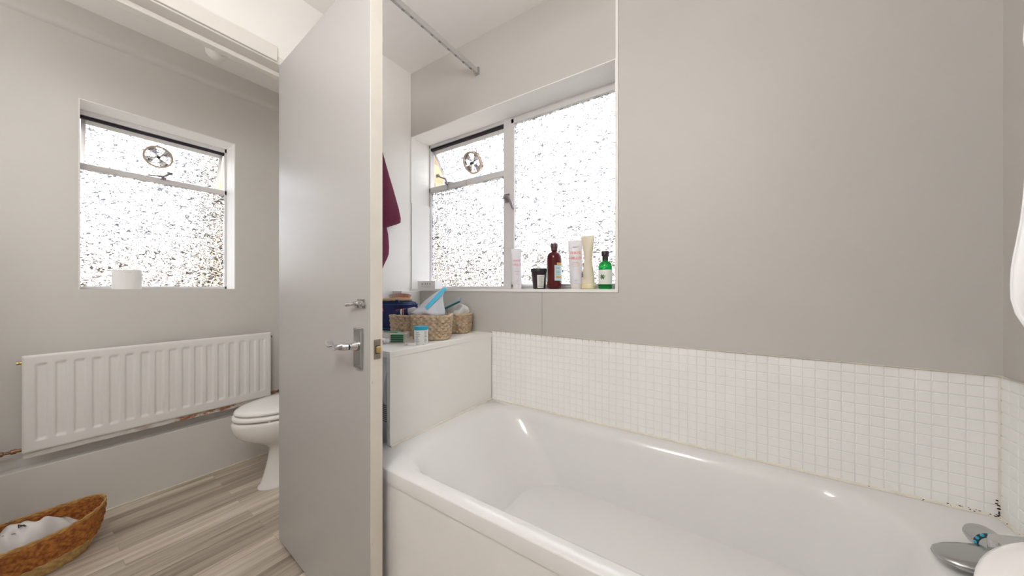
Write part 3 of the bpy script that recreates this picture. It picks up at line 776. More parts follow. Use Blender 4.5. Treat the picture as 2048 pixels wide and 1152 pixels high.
valve(ry1, 1, 0).build('radiator_valve', m_copper, Rd)
M().lathe([(.007, 0), (.007, -.006), (.008, -.007), (.008, -.013)], RX - .014, ry0, 12, 'y', .775).build('bleed_valve', m_brass, Rd)
M().lathe([(.007, 0), (.007, .008)], RX - .014, ry1, 12, 'y', .775).build('bleed_valve', m_steelgrey, Rd)

# ================================================================== toilet
TCX = -2.13
To = thing('toilet', 'white ceramic toilet with closed lid behind the open door', 'toilet', (TCX, .9, 0))
def tring(hw, y0, y1, z, e=2.0, n=56):
    # egg: front (low y) round, back squarer
    pts = []; ym = y0 + (y1 - y0) * .56
    for j in range(n):
        t = 2 * PI * j / n; c, s_ = math.cos(t), math.sin(t)
        b = (y1 - ym) if s_ > 0 else (ym - y0); ee = 2.6 if s_ > 0 else e
        pts.append((TCX + hw * math.copysign(abs(c) ** (2 / ee), c), ym + b * math.copysign(abs(s_) ** (2 / ee), s_), z))
    return pts
rings = [tring(.118, .712, 1.22, 0), tring(.117, .714, 1.22, .010), tring(.107, .728, 1.22, .022), tring(.098, .742, 1.21, .07), tring(.091, .757, 1.20, .13), tring(.090, .766, 1.19, .185),
         tring(.098, .760, 1.19, .215), tring(.113, .728, 1.19, .24), tring(.133, .685, 1.19, .265), tring(.152, .648, 1.19, .288), tring(.168, .620, 1.19, .315), tring(.176, .606, 1.19, .345), tring(.179, .600, 1.19, .375), tring(.178, .602, 1.19, .388), tring(.172, .610, 1.185, .394)]
M().loft(rings).build('toilet_bowl', m_ceram, To, angle=75)
def slab(hw, y0, y1, z0, z1, k=.008):
    return M().loft([tring(hw - k, y0 + k, y1 - k, z0), tring(hw - .001, y0 + .001, y1, z0 + .003), tring(hw, y0, y1, (z0 + z1) / 2), tring(hw - .004, y0 + .004, y1 - .004, z1 - .003), tring(hw - .014, y0 + .014, y1 - .014, z1)])
slab(.176, .603, 1.10, .401, .425).build('toilet_seat', m_seat, To, angle=70)
lid = M().loft([tring(.165, .618, 1.09, .430), tring(.171, .612, 1.10, .434), tring(.171, .612, 1.10, .442), tring(.166, .618, 1.095, .449), tring(.150, .640, 1.08, .456), tring(.10, .72, 1.03, .461), tring(.03, .85, .93, .463)])
lid.build('toilet_lid', m_seat, To, angle=70)
for x_, y_ in ((-.13, .72), (.13, .72), (-.14, .98), (.14, .98)):
    M().lathe([(.008, 0), (.008, .008)], TCX + x_, y_, 10, 'z', .3935).build('seat_bumper', m_trimw, To)
M().loft([rrect(TCX - .18, TCX + .18, 1.14, UW - .004, .03, .40), rrect(TCX - .19, TCX + .19, 1.13, UW - .004, .03, .72)]).build('cistern', m_ceram, To)
M().loft([rrect(TCX - .20, TCX + .20, 1.12, UW - .004, .03, .72), rrect(TCX - .20, TCX + .20, 1.12, UW - .004, .03, .745)]).build('cistern_lid', m_ceram, To)

# ================================================================== toilet roll on small window sill
mb = M(); rr, rc = .052, .02
mb.lathe([(rc, 0), (rr, 0), (rr + .001, .004), (rr + .001, .100), (rr, .104), (rc, .104), (rc, 0)], 0, 0, 40, 'z', 0, False, False)
tr = thing('toilet_roll', 'white toilet roll standing on the small window sill', 'toilet roll', (-2.70, .318, SILL))
mb.build('paper_roll', m_paper, None).parent = tr
c = M().lathe([(rc, .001), (rc, .103), (rc - .0015, .103), (rc - .0015, .001), (rc, .001)], 0, 0, 30, 'z', 0, False, False).build('card_tube', mat('grey_card', (.5, .45, .38), .9), None); c.parent = tr
mb = M()
for k in range(4): mb.lathe([(.0013, 0), (.0013, .0006)], rr + .0008, -.012 + k * .006, 8, 'x', .090)
mb.build('perforations', m_ink, None).parent = tr

# ================================================================== ceiling fitting in the toilet room, added fill lights
mb = M(); mb.lathe([(.030, 0), (.042, -.010), (.045, -.035), (.043, -.055), (.034, -.070), (.018, -.079), (.003, -.081)], -2.37, .60, 36, 'z', ZC2)
props(mb.build('ceiling_fitting', m_ceil), 'small round cream fitting on the toilet room ceiling', 'ceiling fitting')
m_fillglow = mat('fill_light_glow', (.9, .88, .85), .3); N, L, b = nodes(m_fillglow)
b.inputs['Emission Color'].default_value = (*WARM, 1); b.inputs['Emission Strength'].default_value = 6.7
t = thing('fill_light', 'added round white lantern, unseen fill light behind the viewpoint', 'fill light', (-.38, -.25, 2.0))  # added glowing globe out of view, fills the bathroom with light
M().lathe([(.19 * math.sin(PI * k / 16) + .001, -.19 * math.cos(PI * k / 16)) for k in range(17)], -.38, -.25, 40, 'z', 2.0).build('fill_light_globe', m_fillglow, t)
M().tube([(-.38, -.25, 2.19), (-.38, -.25, ZC)], .003, 8).build('cord', m_trimw, t); M().lathe([(.03, -.03), (.04, 0)], -.38, -.25, 20, 'z', ZC).build('fill_light_rose', m_trimw, t)
t = thing('fill_light', 'small added white lantern, unseen fill light in the toilet room left of the doorway', 'fill light', (-1.98, -.48, 1.75))  # second added globe, out of view, brightens the toilet room
M().lathe([(.088 * math.sin(PI * k / 16) + .001, -.088 * math.cos(PI * k / 16)) for k in range(17)], -1.98, -.48, 40, 'z', 1.75).build('fill_light_globe', m_fillglow, t)
M().tube([(-1.98, -.48, 1.87), (-1.98, -.48, ZC2)], .003, 8).build('cord', m_trimw, t); M().lathe([(.03, -.03), (.04, 0)], -1.98, -.48, 20, 'z', ZC2).build('fill_light_rose', m_trimw, t)

# ================================================================== woven baskets
def weave(mb, path, z0, z1, rows, thick, bulge, freq, scale_fn, seg=6, phase0=0, ripple=0):
    """rows of plaited rope around a closed outline; path(t)->(x,y,nx,ny)"""
    n = freq * 6
    for r in range(rows):
        f = (r + .5) / rows; z = z0 + (z1 - z0) * f
        rz = (z1 - z0) / rows * .56
        def fn(a, b, f=f, z=z, r=r, rz=rz):
            x, y, nx, ny = path(a); s = scale_fn(f)
            ph = a * freq * 2 * PI + (r % 2) * PI + phase0
            rad = bulge * math.sin(ph)
            th = 2 * PI * b; k = .85 + .3 * abs(math.sin(ph / 2))
            o = rad + thick * math.cos(th) * k
            zz = z + rz * math.sin(th) * k + (ripple * math.sin(a * 2 * PI * 3 + r) if r == rows - 1 else 0)
            return (x * s[0] + nx * o, y * s[1] + ny * o, zz)
        mb.grid(fn, n, seg, True, True)
    return mb
def sq_path(a, b, e=4):
    # arc-length-ish param of a superellipse
    N_ = 720; pts = []
    for j in range(N_ + 1):
        t = 2 * PI * j / N_; c, s_ = math.cos(t), math.sin(t)
        pts.append((a * math.copysign(abs(c) ** (2 / e), c), b * math.copysign(abs(s_) ** (2 / e), s_)))
    L_ = [0]
    for j in range(N_): L_.append(L_[-1] + math.dist(pts[j], pts[j + 1]))
    def path(t):
        t = (t % 1) * L_[-1]; lo, hi = 0, N_
        while hi - lo > 1:
            m_ = (lo + hi) // 2
            if L_[m_] <= t: lo = m_
            else: hi = m_
        k = (t - L_[lo]) / max(1e-9, L_[hi] - L_[lo]); p, q = pts[lo], pts[hi]
        tx, ty = q[0] - p[0], q[1] - p[1]; l = math.hypot(tx, ty) or 1
        return p[0] + tx * k, p[1] + ty * k, ty / l, -tx / l
    return path
def rope_basket(name, label, loc, rz, a, b, h, flare=.90, group='woven baskets on the worktop'):
    t = thing(name, label, 'basket', loc, group); p = sq_path(a, b, 4.5)
    body = weave(M(), p, .004, h, 9, .0044, .0042, 19, lambda f: (flare + (1 - flare) * f,) * 2, ripple=.0015)
    body.build('woven_wall', m_wick, None).parent = t
    M().loft([sell(0, 0, a * flare, b * flare, .001, 4.5), sell(0, 0, a * flare, b * flare, .005, 4.5)]).build('basket_base', m_wick, None).parent = t
    t.rotation_euler = (0, 0, rz)
    return t
WT = .875
rope_basket('woven_basket', 'pale woven basket at the front corner of the worktop holding a zip bag', (-1.088, 1.010, WT + .001), math.radians(38), .082, .066, .108)
rope_basket('woven_basket', 'pale woven basket nearest the window wall holding a clear plastic bag', (-1.155, 1.215, WT + .001), math.radians(30), .088, .060, .098)
rope_basket('woven_basket', 'pale woven basket in front of the navy bag, left of the other two', (-1.275, 1.035, WT + .001), math.radians(28), .078, .062, .098)

# contents of the baskets
def blob(mb, cx, cy, z0, rings_, n=36, wr=.0, seed=0):
    rnd = random.Random(seed); ph = [rnd.uniform(0, 6.28) for _ in range(6)]
    R = []
    for z, a, b in rings_:
        r_ = []
        for k in range(n):
            t = 2 * PI * k / n
            w_ = 1 + wr * (math.sin(3 * t + ph[0] + z * 50) + .7 * math.sin(7 * t + ph[1] - z * 80) + .5 * math.sin(11 * t + ph[2] + z * 120))
            r_.append((cx + a * w_ * math.cos(t), cy + b * w_ * math.sin(t), z0 + z + wr * .02 * math.sin(5 * t + ph[3])))
        R.append(r_)
    return mb.loft(R)
# zip bag standing out of the front basket: body plus the blue zip edge rising to the right

RT = Vector((.8354, .5494, 0)); DP = Vector((-.5494, .8354, 0))     # a horizontal direction pair used for objects standing askew on the worktop
m_zip = mat('frosted_polythene', (.78, .83, .90), .22, alpha=.62, bump=.7, bscale=28, bdist=.012)
m_zipb = mat('blue_zip_seal', (.05, .48, .72), .35)
m_clear = mat('clear_plastic', (.86, .84, .82), .15, alpha=.5, bump=.8, bscale=40, bdist=.01)

# zip bag standing out of the front basket
zb = thing('zip_bag', 'clear zip-top plastic bag with blue seal rising out of the front basket', 'plastic bag', (-1.075, 1.0, .98))
o0 = Vector((-1.066, .990, 0)); oc = Vector((-1.088, 1.010, 0))
rings = []
for k, (z, a0, a1, th) in enumerate(((.900, -.03, .03, .020), (.940, -.042, .042, .030), (.968, -.052, .052, .036), (.986, -.066, .054, .036), (.994, -.094, .056, .036), (1.003, -.080, .054, .034), (1.022, -.058, .050, .028), (1.044, -.034, .046, .022), (1.064, -.008, .044, .015), (1.082, .018, .050, .010), (1.096, .040, .056, .005))):
    r_ = []; n = 40
    for j in range(n):
        t = 2 * PI * j / n; w_ = 1 + .10 * math.sin(5 * t + k * .7) + .06 * math.sin(9 * t - k)
        p = (oc if z < .98 else o0) + RT * ((a0 + a1) / 2 + (a1 - a0) / 2 * math.cos(t)) + DP * (th * math.sin(t) * w_)
        r_.append((p.x, p.y, z + .003 * math.sin(3 * t)))
    rings.append(r_)
M().loft(rings).build('bag_film', m_zip, zb, angle=180)
mb = M(); rings = []
for z, a, hw in ((1.012, -.018, .006), (1.030, -.004, .0065), (1.052, .016, .007), (1.074, .034, .007), (1.092, .050, .006), (1.100, .060, .004)):
    c = o0 + RT * a - DP * (.036 * (1.105 - z) / .1 + .002)
    r_ = []
    for dx, dz, dd in ((-hw, hw * .8, 0), (hw, -hw * .8, 0), (hw, -hw * .8, .002), (-hw, hw * .8, .002)):
        p = c + RT * dx + DP * (dd - .004); r_.append((p.x, p.y, z + dz))
    rings.append(r_)
mb.loft(rings).build('zip_seal', m_zipb, zb, smooth=False)
def rotbox(cx, cy, z0, z1, hl, hd, ang_, mb=None, r=.003):
    mb = mb or M(); c, s_ = math.cos(ang_), math.sin(ang_)
    def tr(pts): return [(cx + x * c - y * s_, cy + x * s_ + y * c, z) for x, y, z in pts]
    return mb.loft([tr(rrect(-hl, hl, -hd, hd, r, z0, 3)), tr(rrect(-hl, hl, -hd, hd, r, z1, 3))])
props(rotbox(-1.085, .962, .925, .990, .022, .008, .55).build('small_carton', mat('red_card', (.65, .02, .03), .5)), 'small red carton edge inside the front woven basket', 'carton')
props(rotbox(-1.045, 1.035, .90, .972, .012, .012, .3).build('small_bottle', mat('blue_pot', (.10, .25, .55), .4)), 'small blue bottle seen through the zip bag', 'bottle')

# clear bag of white things in the right-hand basket, slim case behind
cb = thing('clear_bag', 'crumpled clear plastic bag in the basket by the window wall', 'plastic bag', (-1.15, 1.215, .95))
mb = blob(M(), -1.140, 1.222, 0, ((.90, .05, .035), (.96, .066, .046), (.985, .068, .046), (1.003, .058, .040), (1.014, .046, .03), (1.020, .022, .014)), 48, .10, 3)
mb.build('bag_film', m_clear, cb, angle=180)
mb = blob(M(), -1.150, 1.215, 0, ((.885, .03, .03), (.95, .050, .034), (.980, .052, .034), (.996, .036, .022), (1.001, .015, .01)), 36, .07, 8)
mb.build('cotton_wad', m_paper, cb, angle=180)
sc2 = thing('slim_case', 'slim dark grey case with teal edge leaning behind the front basket', 'case', (-1.215, 1.165, .98))
def slab3(name, mt, par, c0, d, wdir, n_, L_, W_, T_, z):
    d = Vector(d).normalized(); wdir = Vector(wdir).normalized(); nn = Vector(n_).normalized(); c0 = Vector(c0)
    vs = [c0 + d * (L_ * a) + wdir * (W_ * b_) + nn * (T_ * c) for c in (0, 1) for b_ in (-.5, .5) for a in (0, 1)]
    return M().add(vs, [(0, 2, 3, 1), (4, 5, 7, 6), (0, 1, 5, 4), (1, 3, 7, 5), (3, 2, 6, 7), (2, 0, 4, 6)]).build(name, mt, par, smooth=False, bevel=.0015)
dd = Vector((.70, .46, .40)).normalized(); ww = Vector((-.50, .70, .30)).normalized(); nn = dd.cross(ww).normalized(); nn = nn if nn.z > 0 else -nn
base = Vector((-1.198, 1.118, .976))
slab3('case_body', mat('teal_plastic', (.015, .09, .12), .35), sc2, base, dd, ww, nn, .150, .062, .008, 0)
slab3('case_face', mat('dark_grey_plastic', (.10, .12, .12), .3), sc2, base + nn * .008 + dd * .004, dd, ww, nn, .142, .055, .001, 0)

# bottle lying in the left basket
bt = thing('deodorant_bottle', 'navy striped bottle with grey cap lying in the left basket', 'bottle', (-1.29, 1.03, .975))
c0 = Vector((-1.318, 1.000, .974)); d_ = Vector((.80, .52, .16)).normalized()
def along(mb, c0, d_, prof, n=24, sq=1.0):
    a = d_.cross(Vector((0, 0, 1))).normalized(); b_ = a.cross(d_).normalized()
    return mb.loft([[tuple(c0 + d_ * t + a * r * math.cos(2 * PI * k / n) + b_ * r * sq * math.sin(2 * PI * k / n)) for k in range(n)] for r, t in prof])
along(M(), c0, d_, ((.010, -.008), (.018, -.002), (.021, .008), (.021, .052), (.019, .056))).build('bottle_body', m_navy, bt)
along(M(), c0, d_, ((.0213, .022), (.0213, .028))).build('white_stripe', m_card, bt); along(M(), c0, d_, ((.0213, .033), (.0213, .037))).build('orange_stripe', m_orange, bt)
along(M(), c0, d_, ((.018, .056), (.020, .060), (.021, .085), (.016, .094), (.006, .097))).build('bottle_cap', mat('grey_clear_cap', (.45, .45, .50), .25), bt)

# navy toiletry bag + hairbrush
nb = thing('toiletry_bag', 'navy fabric toiletry bag with pink zip tabs beside the left wall', 'bag', (-1.475, 1.115, WT))
NA = math.radians(12); cN, sN = math.cos(NA), math.sin(NA)
def nloc(x, y, z): return (-1.478 + x * cN - y * sN, 1.118 + x * sN + y * cN, WT + .001 + z)
def nring(hl, hd, z, r=.03): return [nloc(p[0], p[1], z) for p in rrect(-hl, hl, -hd, hd, r, 0, 6)]
M().loft([nring(.098, .050, 0), nring(.106, .056, .006), nring(.110, .060, .05), nring(.110, .060, .10), nring(.106, .056, .135), nring(.100, .050, .148), nring(.085, .036, .154)]).build('bag_body', m_navy, nb, angle=80)
for z, hl, hd in ((.137, .1065, .0565), (.012, .1075, .0575)):
    pts = [Vector(nloc(p[0], p[1], z)) for p in rrect(-hl, hl, -hd, hd, .03, 0, 6)]; M().tube(pts + [pts[0]], .0028, 6).build('piping', m_navytrim, nb)
pts = [Vector(nloc(p[0], p[1], .147)) for p in rrect(-.098, .098, -.049, .049, .03, 0, 6)]; M().tube(pts + [pts[0]], .0022, 6).build('zip_track', m_black, nb)
for x, wd in ((-.052, .020), (.064, .022)):
    mb = M(); mb.loft([[nloc(x + sx * wd, -.0625 - t, z) for sx, z in ((-.8, .112), (.8, .118), (1, .102), (-.5, .098))] for t in (0, .002)]); mb.build('pull_tab', m_pink, nb, smooth=False)
    M().tube([nloc(x, -.062, .128), nloc(x, -.064, .115)], .0022, 6).build('zip_pull', m_black, nb)
M().tube([nloc(.030, -.047, .149), nloc(.036, -.050, .160), nloc(.048, -.050, .160), nloc(.054, -.047, .149)], .0035, 8).build('bag_loop', m_navytrim, nb)
hb = thing('hairbrush', 'wooden hairbrush lying bristles up on the navy bag', 'hairbrush', (-1.46, 1.12, 1.035))
HB = Vector((-1.452, 1.118, 1.0315)); ba = RT; bd = DP
def brush_pt(a, d, z): p = HB + ba * a + bd * d; return (p.x, p.y, HB.z + z)
def bring2(hl, hd, z): return [brush_pt(hl * math.cos(2 * PI * k / 32), hd * math.sin(2 * PI * k / 32), z) for k in range(32)]
M().loft([bring2(.060, .026, 0), bring2(.064, .030, .004), bring2(.062, .029, .010)]).build('brush_back', mat('pale_wood', (.58, .42, .24), .5, noise=.2, nscale=40), hb)
M().loft([bring2(.056, .025, .010), bring2(.052, .022, .016), bring2(.03, .012, .019)]).build('brush_pad', m_tan, hb)
mb = M(); mb.tube([brush_pt(-.06, 0, .005), brush_pt(-.10, 0, .006), brush_pt(-.16, 0, .006)], [.010, .007, .009], 10); mb.build('brush_handle', mat('wood_handle', (.58, .42, .24), .5), hb)
mb = M()
for i in range(-9, 10):
    for j in range(-3, 4):
        a, d = i * .0056 + (j % 2) * .0028, j * .0062
        if (a / .054) ** 2 + (d / .023) ** 2 > 1: continue
        x0 = brush_pt(a, d, .014); x1 = brush_pt(a * 1.18, d * 1.2, .040 - 3.0 * a * a)
        mb.tube([x0, x1], [.0007, .0006], 5)
mb.build('bristles', m_bristle, hb, kind='stuff')

# tub with blue lid
ct = thing('round_tub', 'small white labelled tub with blue lid at the worktop edge', 'tub', (-1.022, .888, WT))
cx, cy = -1.022, .888
M().lathe([(.026, 0), (.0275, .003), (.0275, .058), (.026, .060)], cx, cy, 40, 'z', WT + .0005).build('tub_body', mat('tub_plastic', (.72, .74, .73), .3), ct)
M().lathe([(.0285, .058), (.0290, .060), (.0290, .068), (.0275, .071), (.02, .0715)], cx, cy, 40, 'z', WT).build('tub_lid', m_blueplastic, ct)
mb = M()
def arcbar(mb, cx, cy, r, a0, a1, z0, z1, t=.0004, n=6):
    rings = []
    for k in range(n + 1):
        a = a0 + (a1 - a0) * k / n
        rings.append([(cx + (r + dr) * math.cos(a), cy + (r + dr) * math.sin(a), z) for dr, z in ((0, z0), (t, z0), (t, z1), (0, z1))])
    mb.loft(rings)
ac = math.atan2(-cy, -cx)      # side of the tub that faces the room
for k in range(6): arcbar(mb, cx, cy, .0276, ac - .75, ac - .75 + random.uniform(.35, .6), WT + .012 + k * .0072, WT + .0145 + k * .0072)
for k in range(9): arcbar(mb, cx, cy, .0276, ac + .45, ac + .85, WT + .010 + k * .005, WT + .012 + k * .005)
mb.build('printed_lines', mat('mid_grey_ink', (.32, .34, .35), .6), ct, smooth=False)
# razor pack
rz = thing('razor_pack', 'clear plastic pack of green and black razors on the worktop', 'pack', (-1.15, .845, WT))
RA = math.radians(33)
rotbox(-1.145, .862, WT + .001, WT + .040, .048, .028, RA, r=.006).build('pack_shell', m_clear, rz, bevel=.002)
for k in range(4):
    z = WT + .005 + k * .0078
    rotbox(-1.128, .860, z, z + .0035, .026, .020, RA, r=.002).build('razor_head', m_black, rz)
    rotbox(-1.128, .860, z + .0037, z + .0062, .024, .021, RA, r=.002).build('green_strip', mat('green_rubber', (.04, .36, .14), .5), rz)
for k in range(3):
    rotbox(-1.165, .850 + k * .014, WT + .0405, WT + .043, .030, .004, RA + .25 * (k - 1), r=.001).build('razor_handle', (m_leaf, mat('mint', (.15, .55, .35), .5), m_black)[k], rz)
# white handle
wh = thing('toothbrush_handle', 'white electric toothbrush handle lying in front of the razor pack', 'toothbrush', (-1.15, .80, WT))
c0 = Vector((-1.170, .785, WT + .0125)); d_ = RT.copy()
along(M(), c0, d_, ((.010, -.06), (.0115, -.05), (.0115, .03), (.0100, .036), (.0085, .040))).build('handle_body', m_trimw, wh)
along(M(), c0, d_, ((.0118, .018), (.0118, .022))).build('handle_ring', m_steelgrey, wh)
along(M(), c0, d_, ((.0095, .040), (.0098, .050), (.006, .054))).build('handle_tip', m_tube, wh)
# little white strip
lc = thing('small_card_strip', 'small white card strip lying beside the round tub', 'card', (-1.02, .84, WT))
rotbox(-1.028, .838, WT + .0006, WT + .010, .022, .004, .58, r=.001).build('strip', m_card, lc); 
mb = M(); p = Vector((-1.028, .838, 0)) - RT * .012 - DP * .0045
mb.lathe([(.0022, 0), (.0022, .0006)], p.x, p.y, 12, 'y', WT + .005)
mb.build('printed_mark', m_ink, lc)

# white box on the sill
wb = thing('white_box', 'small white card box with printed icons on the window sill', 'box', (-1.50, 1.36, SILL))
rotbox(-1.500, 1.372, SILL + .001, SILL + .048, .066, .034, math.radians(8), r=.001).build('box_body', m_card, wb, smooth=False)
def on_face(mb, a, z, w_, h_):
    c, s_ = math.cos(math.radians(8)), math.sin(math.radians(8))
    def pt(x, y, zz): return (-1.500 + x * c - y * s_, 1.372 + x * s_ + y * c, SILL + zz)
    mb.loft([[pt(a - w_, -.0341, z - h_), pt(a + w_, -.0341, z - h_), pt(a + w_, -.0341, z + h_), pt(a - w_, -.0341, z + h_)], [pt(a - w_, -.0346, z - h_), pt(a + w_, -.0346, z - h_), pt(a + w_, -.0346, z + h_), pt(a - w_, -.0346, z + h_)]])
mb = M()
for i, (dx, dz) in enumerate(((0, .0045), (0, -.0045), (.0045, 0), (-.0045, 0), (.003, .003), (-.003, .003), (.003, -.003), (-.003, -.003))): on_face(mb, -.030 + dx, .030 + dz, .0015, .0015)
for a in (-.008, .008, .026):
    on_face(mb, a, .031, .0012, .005); on_face(mb, a + .0035, .031, .0008, .005)
    on_face(mb, a, .017, .004, .0006)
on_face(mb, -.030, .017, .007, .0006); on_face(mb, .030, .031, .003, .0008)
mb.build('printed_icons', m_ink, wb, smooth=False)

# ---------------- bottles on the sill
BV = 1.385
def face_text(body, par, m, u, z, size, dv, rz=0.0): 
    return text(body, par, m, (u, dv, z), size, (PI / 2, 0, rz))
def squeeze_tube(name, label, u, w_, h, ang_, lean, inkm, lines, group='squeeze tubes on the window sill'):
    t = thing(name, label, 'tube', (u, BV, SILL), group)
    ca, sa = math.cos(ang_), math.sin(ang_)
    def rg(a, b_, z): return [(x * ca - y * sa + lean * z, x * sa + y * ca, z) for x, y, _ in sell(0, 0, a, b_, 0, 2, 36)]
    M().loft([rg(w_ * .38, w_ * .38, .001), rg(w_ * .40, w_ * .40, .004), rg(w_ * .41, w_ * .41, .022), rg(w_ * .40, w_ * .40, .024)]).build('tube_cap', mat('pale_tube_cap', (.78, .74, .72), .3), None).parent = t
    prof = [(.025, .44, .42), (.035, .455, .42), (h * .35, .46, .36), (h * .6, .47, .26), (h * .85, .485, .11), (h * .95, .49, .035), (h * .955, .49, .02), (h, .49, .02)]
    M().loft([rg(w_ * a, w_ * b_, z) for z, a, b_ in prof]).build('tube_body', m_tube, None, angle=60).parent = t
    rots = (math.radians(90), 0, ang_)
    def front(z, off=.0012):      # a point just in front of the tube's printed side
        pz_ = [(p[0], p[2]) for p in prof]; b_ = pz_[-1][1]
        for (za, ba_), (zb_, bb_) in zip(pz_, pz_[1:]):
            if za <= z <= zb_ and zb_ > za: b_ = ba_ + (bb_ - ba_) * (z - za) / (zb_ - za)
        depth = w_ * b_ + off
        return (sa * depth + lean * z, -ca * depth, z)
    tilt = math.atan2(w_ * .385, h * .95 - .035)
    for body, zz, sz, mt in lines:
        o = text(body, None, mt, front(zz * h, .0022), sz, (PI / 2 - tilt, 0, ang_)); o.parent = t
    return t, front, tilt
squeeze_tube('cream_tube', 'white squeeze tube with pink print, leftmost on the window sill', -.880, .052, .205, math.radians(38), -.03, m_pinkink,
             (('WAVE', .70, .014, m_pinkink), ('HELLO', .60, .014, m_pinkink), ('repair balm', .44, .005, m_ink), ('cream', .36, .005, m_pinkink), ('200 ml', .2, .004, m_ink)))
squeeze_tube('cream_tube', 'white squeeze tube with large orange lettering between brown bottle and cream bottle', -.560, .064, .222, math.radians(20), -.04, m_orange,
             (('V BEAUTY', .86, .0065, m_inkd), ('WAVE', .74, .0175, m_orange), ('HELLO', .63, .0175, m_orange), ('curl cream', .545, .006, m_ink), ('curl taming', .51, .0075, m_orange), ('shine and hold', .47, .004, m_ink), ('200 ml', .18, .005, m_ink)))
# dark jar
jr = thing('cosmetic_jar', 'dark brown tapered jar with pale label on the window sill', 'jar', (-.752, BV, SILL), None)
M().lathe([(.026, .001), (.030, .004), (.0385, .082), (.037, .084)], 0, 0, 44).build('jar_body', m_jar, None).parent = jr
M().lathe([(.0405, .083), (.0425, .085), (.0425, .096), (.041, .099), (.03, .0995)], 0, 0, 44).build('jar_lid', m_black, None).parent = jr
def label_patch(par, name, mt, r0, r1, z0, z1, a0, a1, t=.0006, n=14):
    mb = M(); rings = []
    for k in range(n + 1):
        a = a0 + (a1 - a0) * k / n; c, s_ = math.cos(a), math.sin(a)
        rings.append([(r0 * c, r0 * s_, z0), ((r0 + t) * c, (r0 + t) * s_, z0), ((r1 + t) * c, (r1 + t) * s_, z1), (r1 * c, r1 * s_, z1)])
    mb.loft(rings); o = mb.build(name, mt, None, angle=60); o.parent = par; return o
lb = label_patch(jr, 'jar_label', m_labelw, .0300, .0372, .006, .068, math.radians(-78), math.radians(-20))
for k in range(9): label_patch(jr, 'printed_line', m_ink, .0321 + k * .00058, .0323 + k * .00058, .020 + k * .0048, .0212 + k * .0048, math.radians(-66), math.radians(-32 - random.choice((0, 6, 12))), .0002, 6)
o = text('PULP', None, m_inkd, (.0200, -.0254, .0135), .0085, (PI / 2 + .1, 0, math.radians(38))); o.parent = jr
# brown bottle
br = thing('shampoo_bottle', 'tall dark brown bottle with pale blue labels on the window sill', 'bottle', (-.672, BV, SILL))
M().lathe([(.020, .001), (.030, .004), (.0335, .012), (.0345, .03), (.0345, .145), (.033, .158), (.026, .170), (.015, .176), (.012, .178), (.012, .184)], 0, 0, 44).build('bottle_body', m_amber, None).parent = br
M().lathe([(.011, .178), (.0155, .183), (.0155, .196), (.017, .197), (.017, .213), (.015, .2155), (.01, .216)], 0, 0, 30).build('bottle_cap', m_brcap, None).parent = br
label_patch(br, 'bottle_label', m_labelb, .0347, .0347, .040, .112, math.radians(-62), math.radians(20))
label_patch(br, 'bottle_label', m_labelb, .0347, .0347, .036, .112, math.radians(-178), math.radians(-128))
label_patch(br, 'orange_band', mat('orange_band', (.62, .35, .14), .5), .0354, .0354, .112, .124, math.radians(-44), math.radians(16))
label_patch(br, 'orange_band', mat('orange_band', (.62, .35, .14), .5), .0354, .0354, .052, .062, math.radians(-50), math.radians(16))
for k in range(6): label_patch(br, 'printed_line', m_ink, .0354, .0354, .070 + k * .006, .0712 + k * .006, math.radians(-52), math.radians(-20), .0002, 5)
# cream hourglass bottle
hg = thing('lotion_bottle', 'tall cream hourglass-shaped bottle left of the green bottle', 'bottle', (-.506, BV, SILL))
def hgr(a, b_, z, dx=0): return [(x + dx, y, z) for x, y, _ in sell(0, 0, a, b_, 0, 2.2, 40)]
M().loft([hgr(.027, .020, .001), hgr(.030, .023, .003), hgr(.030, .023, .022), hgr(.028, .021, .026)]).build('bottle_cap', mat('cream_cap', (.74, .66, .42), .3), None).parent = hg
M().loft([hgr(.029, .022, .026), hgr(.028, .021, .045), hgr(.025, .020, .08), hgr(.020, .018, .105), hgr(.0175, .0165, .125), hgr(.0185, .0165, .15), hgr(.0235, .0165, .18, -.001), hgr(.028, .015, .205, -.002), hgr(.030, .012, .228, -.0025), hgr(.030, .008, .236, -.003), hgr(.029, .004, .238, -.003)]).build('bottle_body', m_cream, None, angle=60).parent = hg
for k in range(4): 
    o = M().box(-.022, -.016, -.0215, -.0205, .056 + k * .006, .059 + k * .006).build('printed_line', m_inkd, None, smooth=False); o.parent = hg
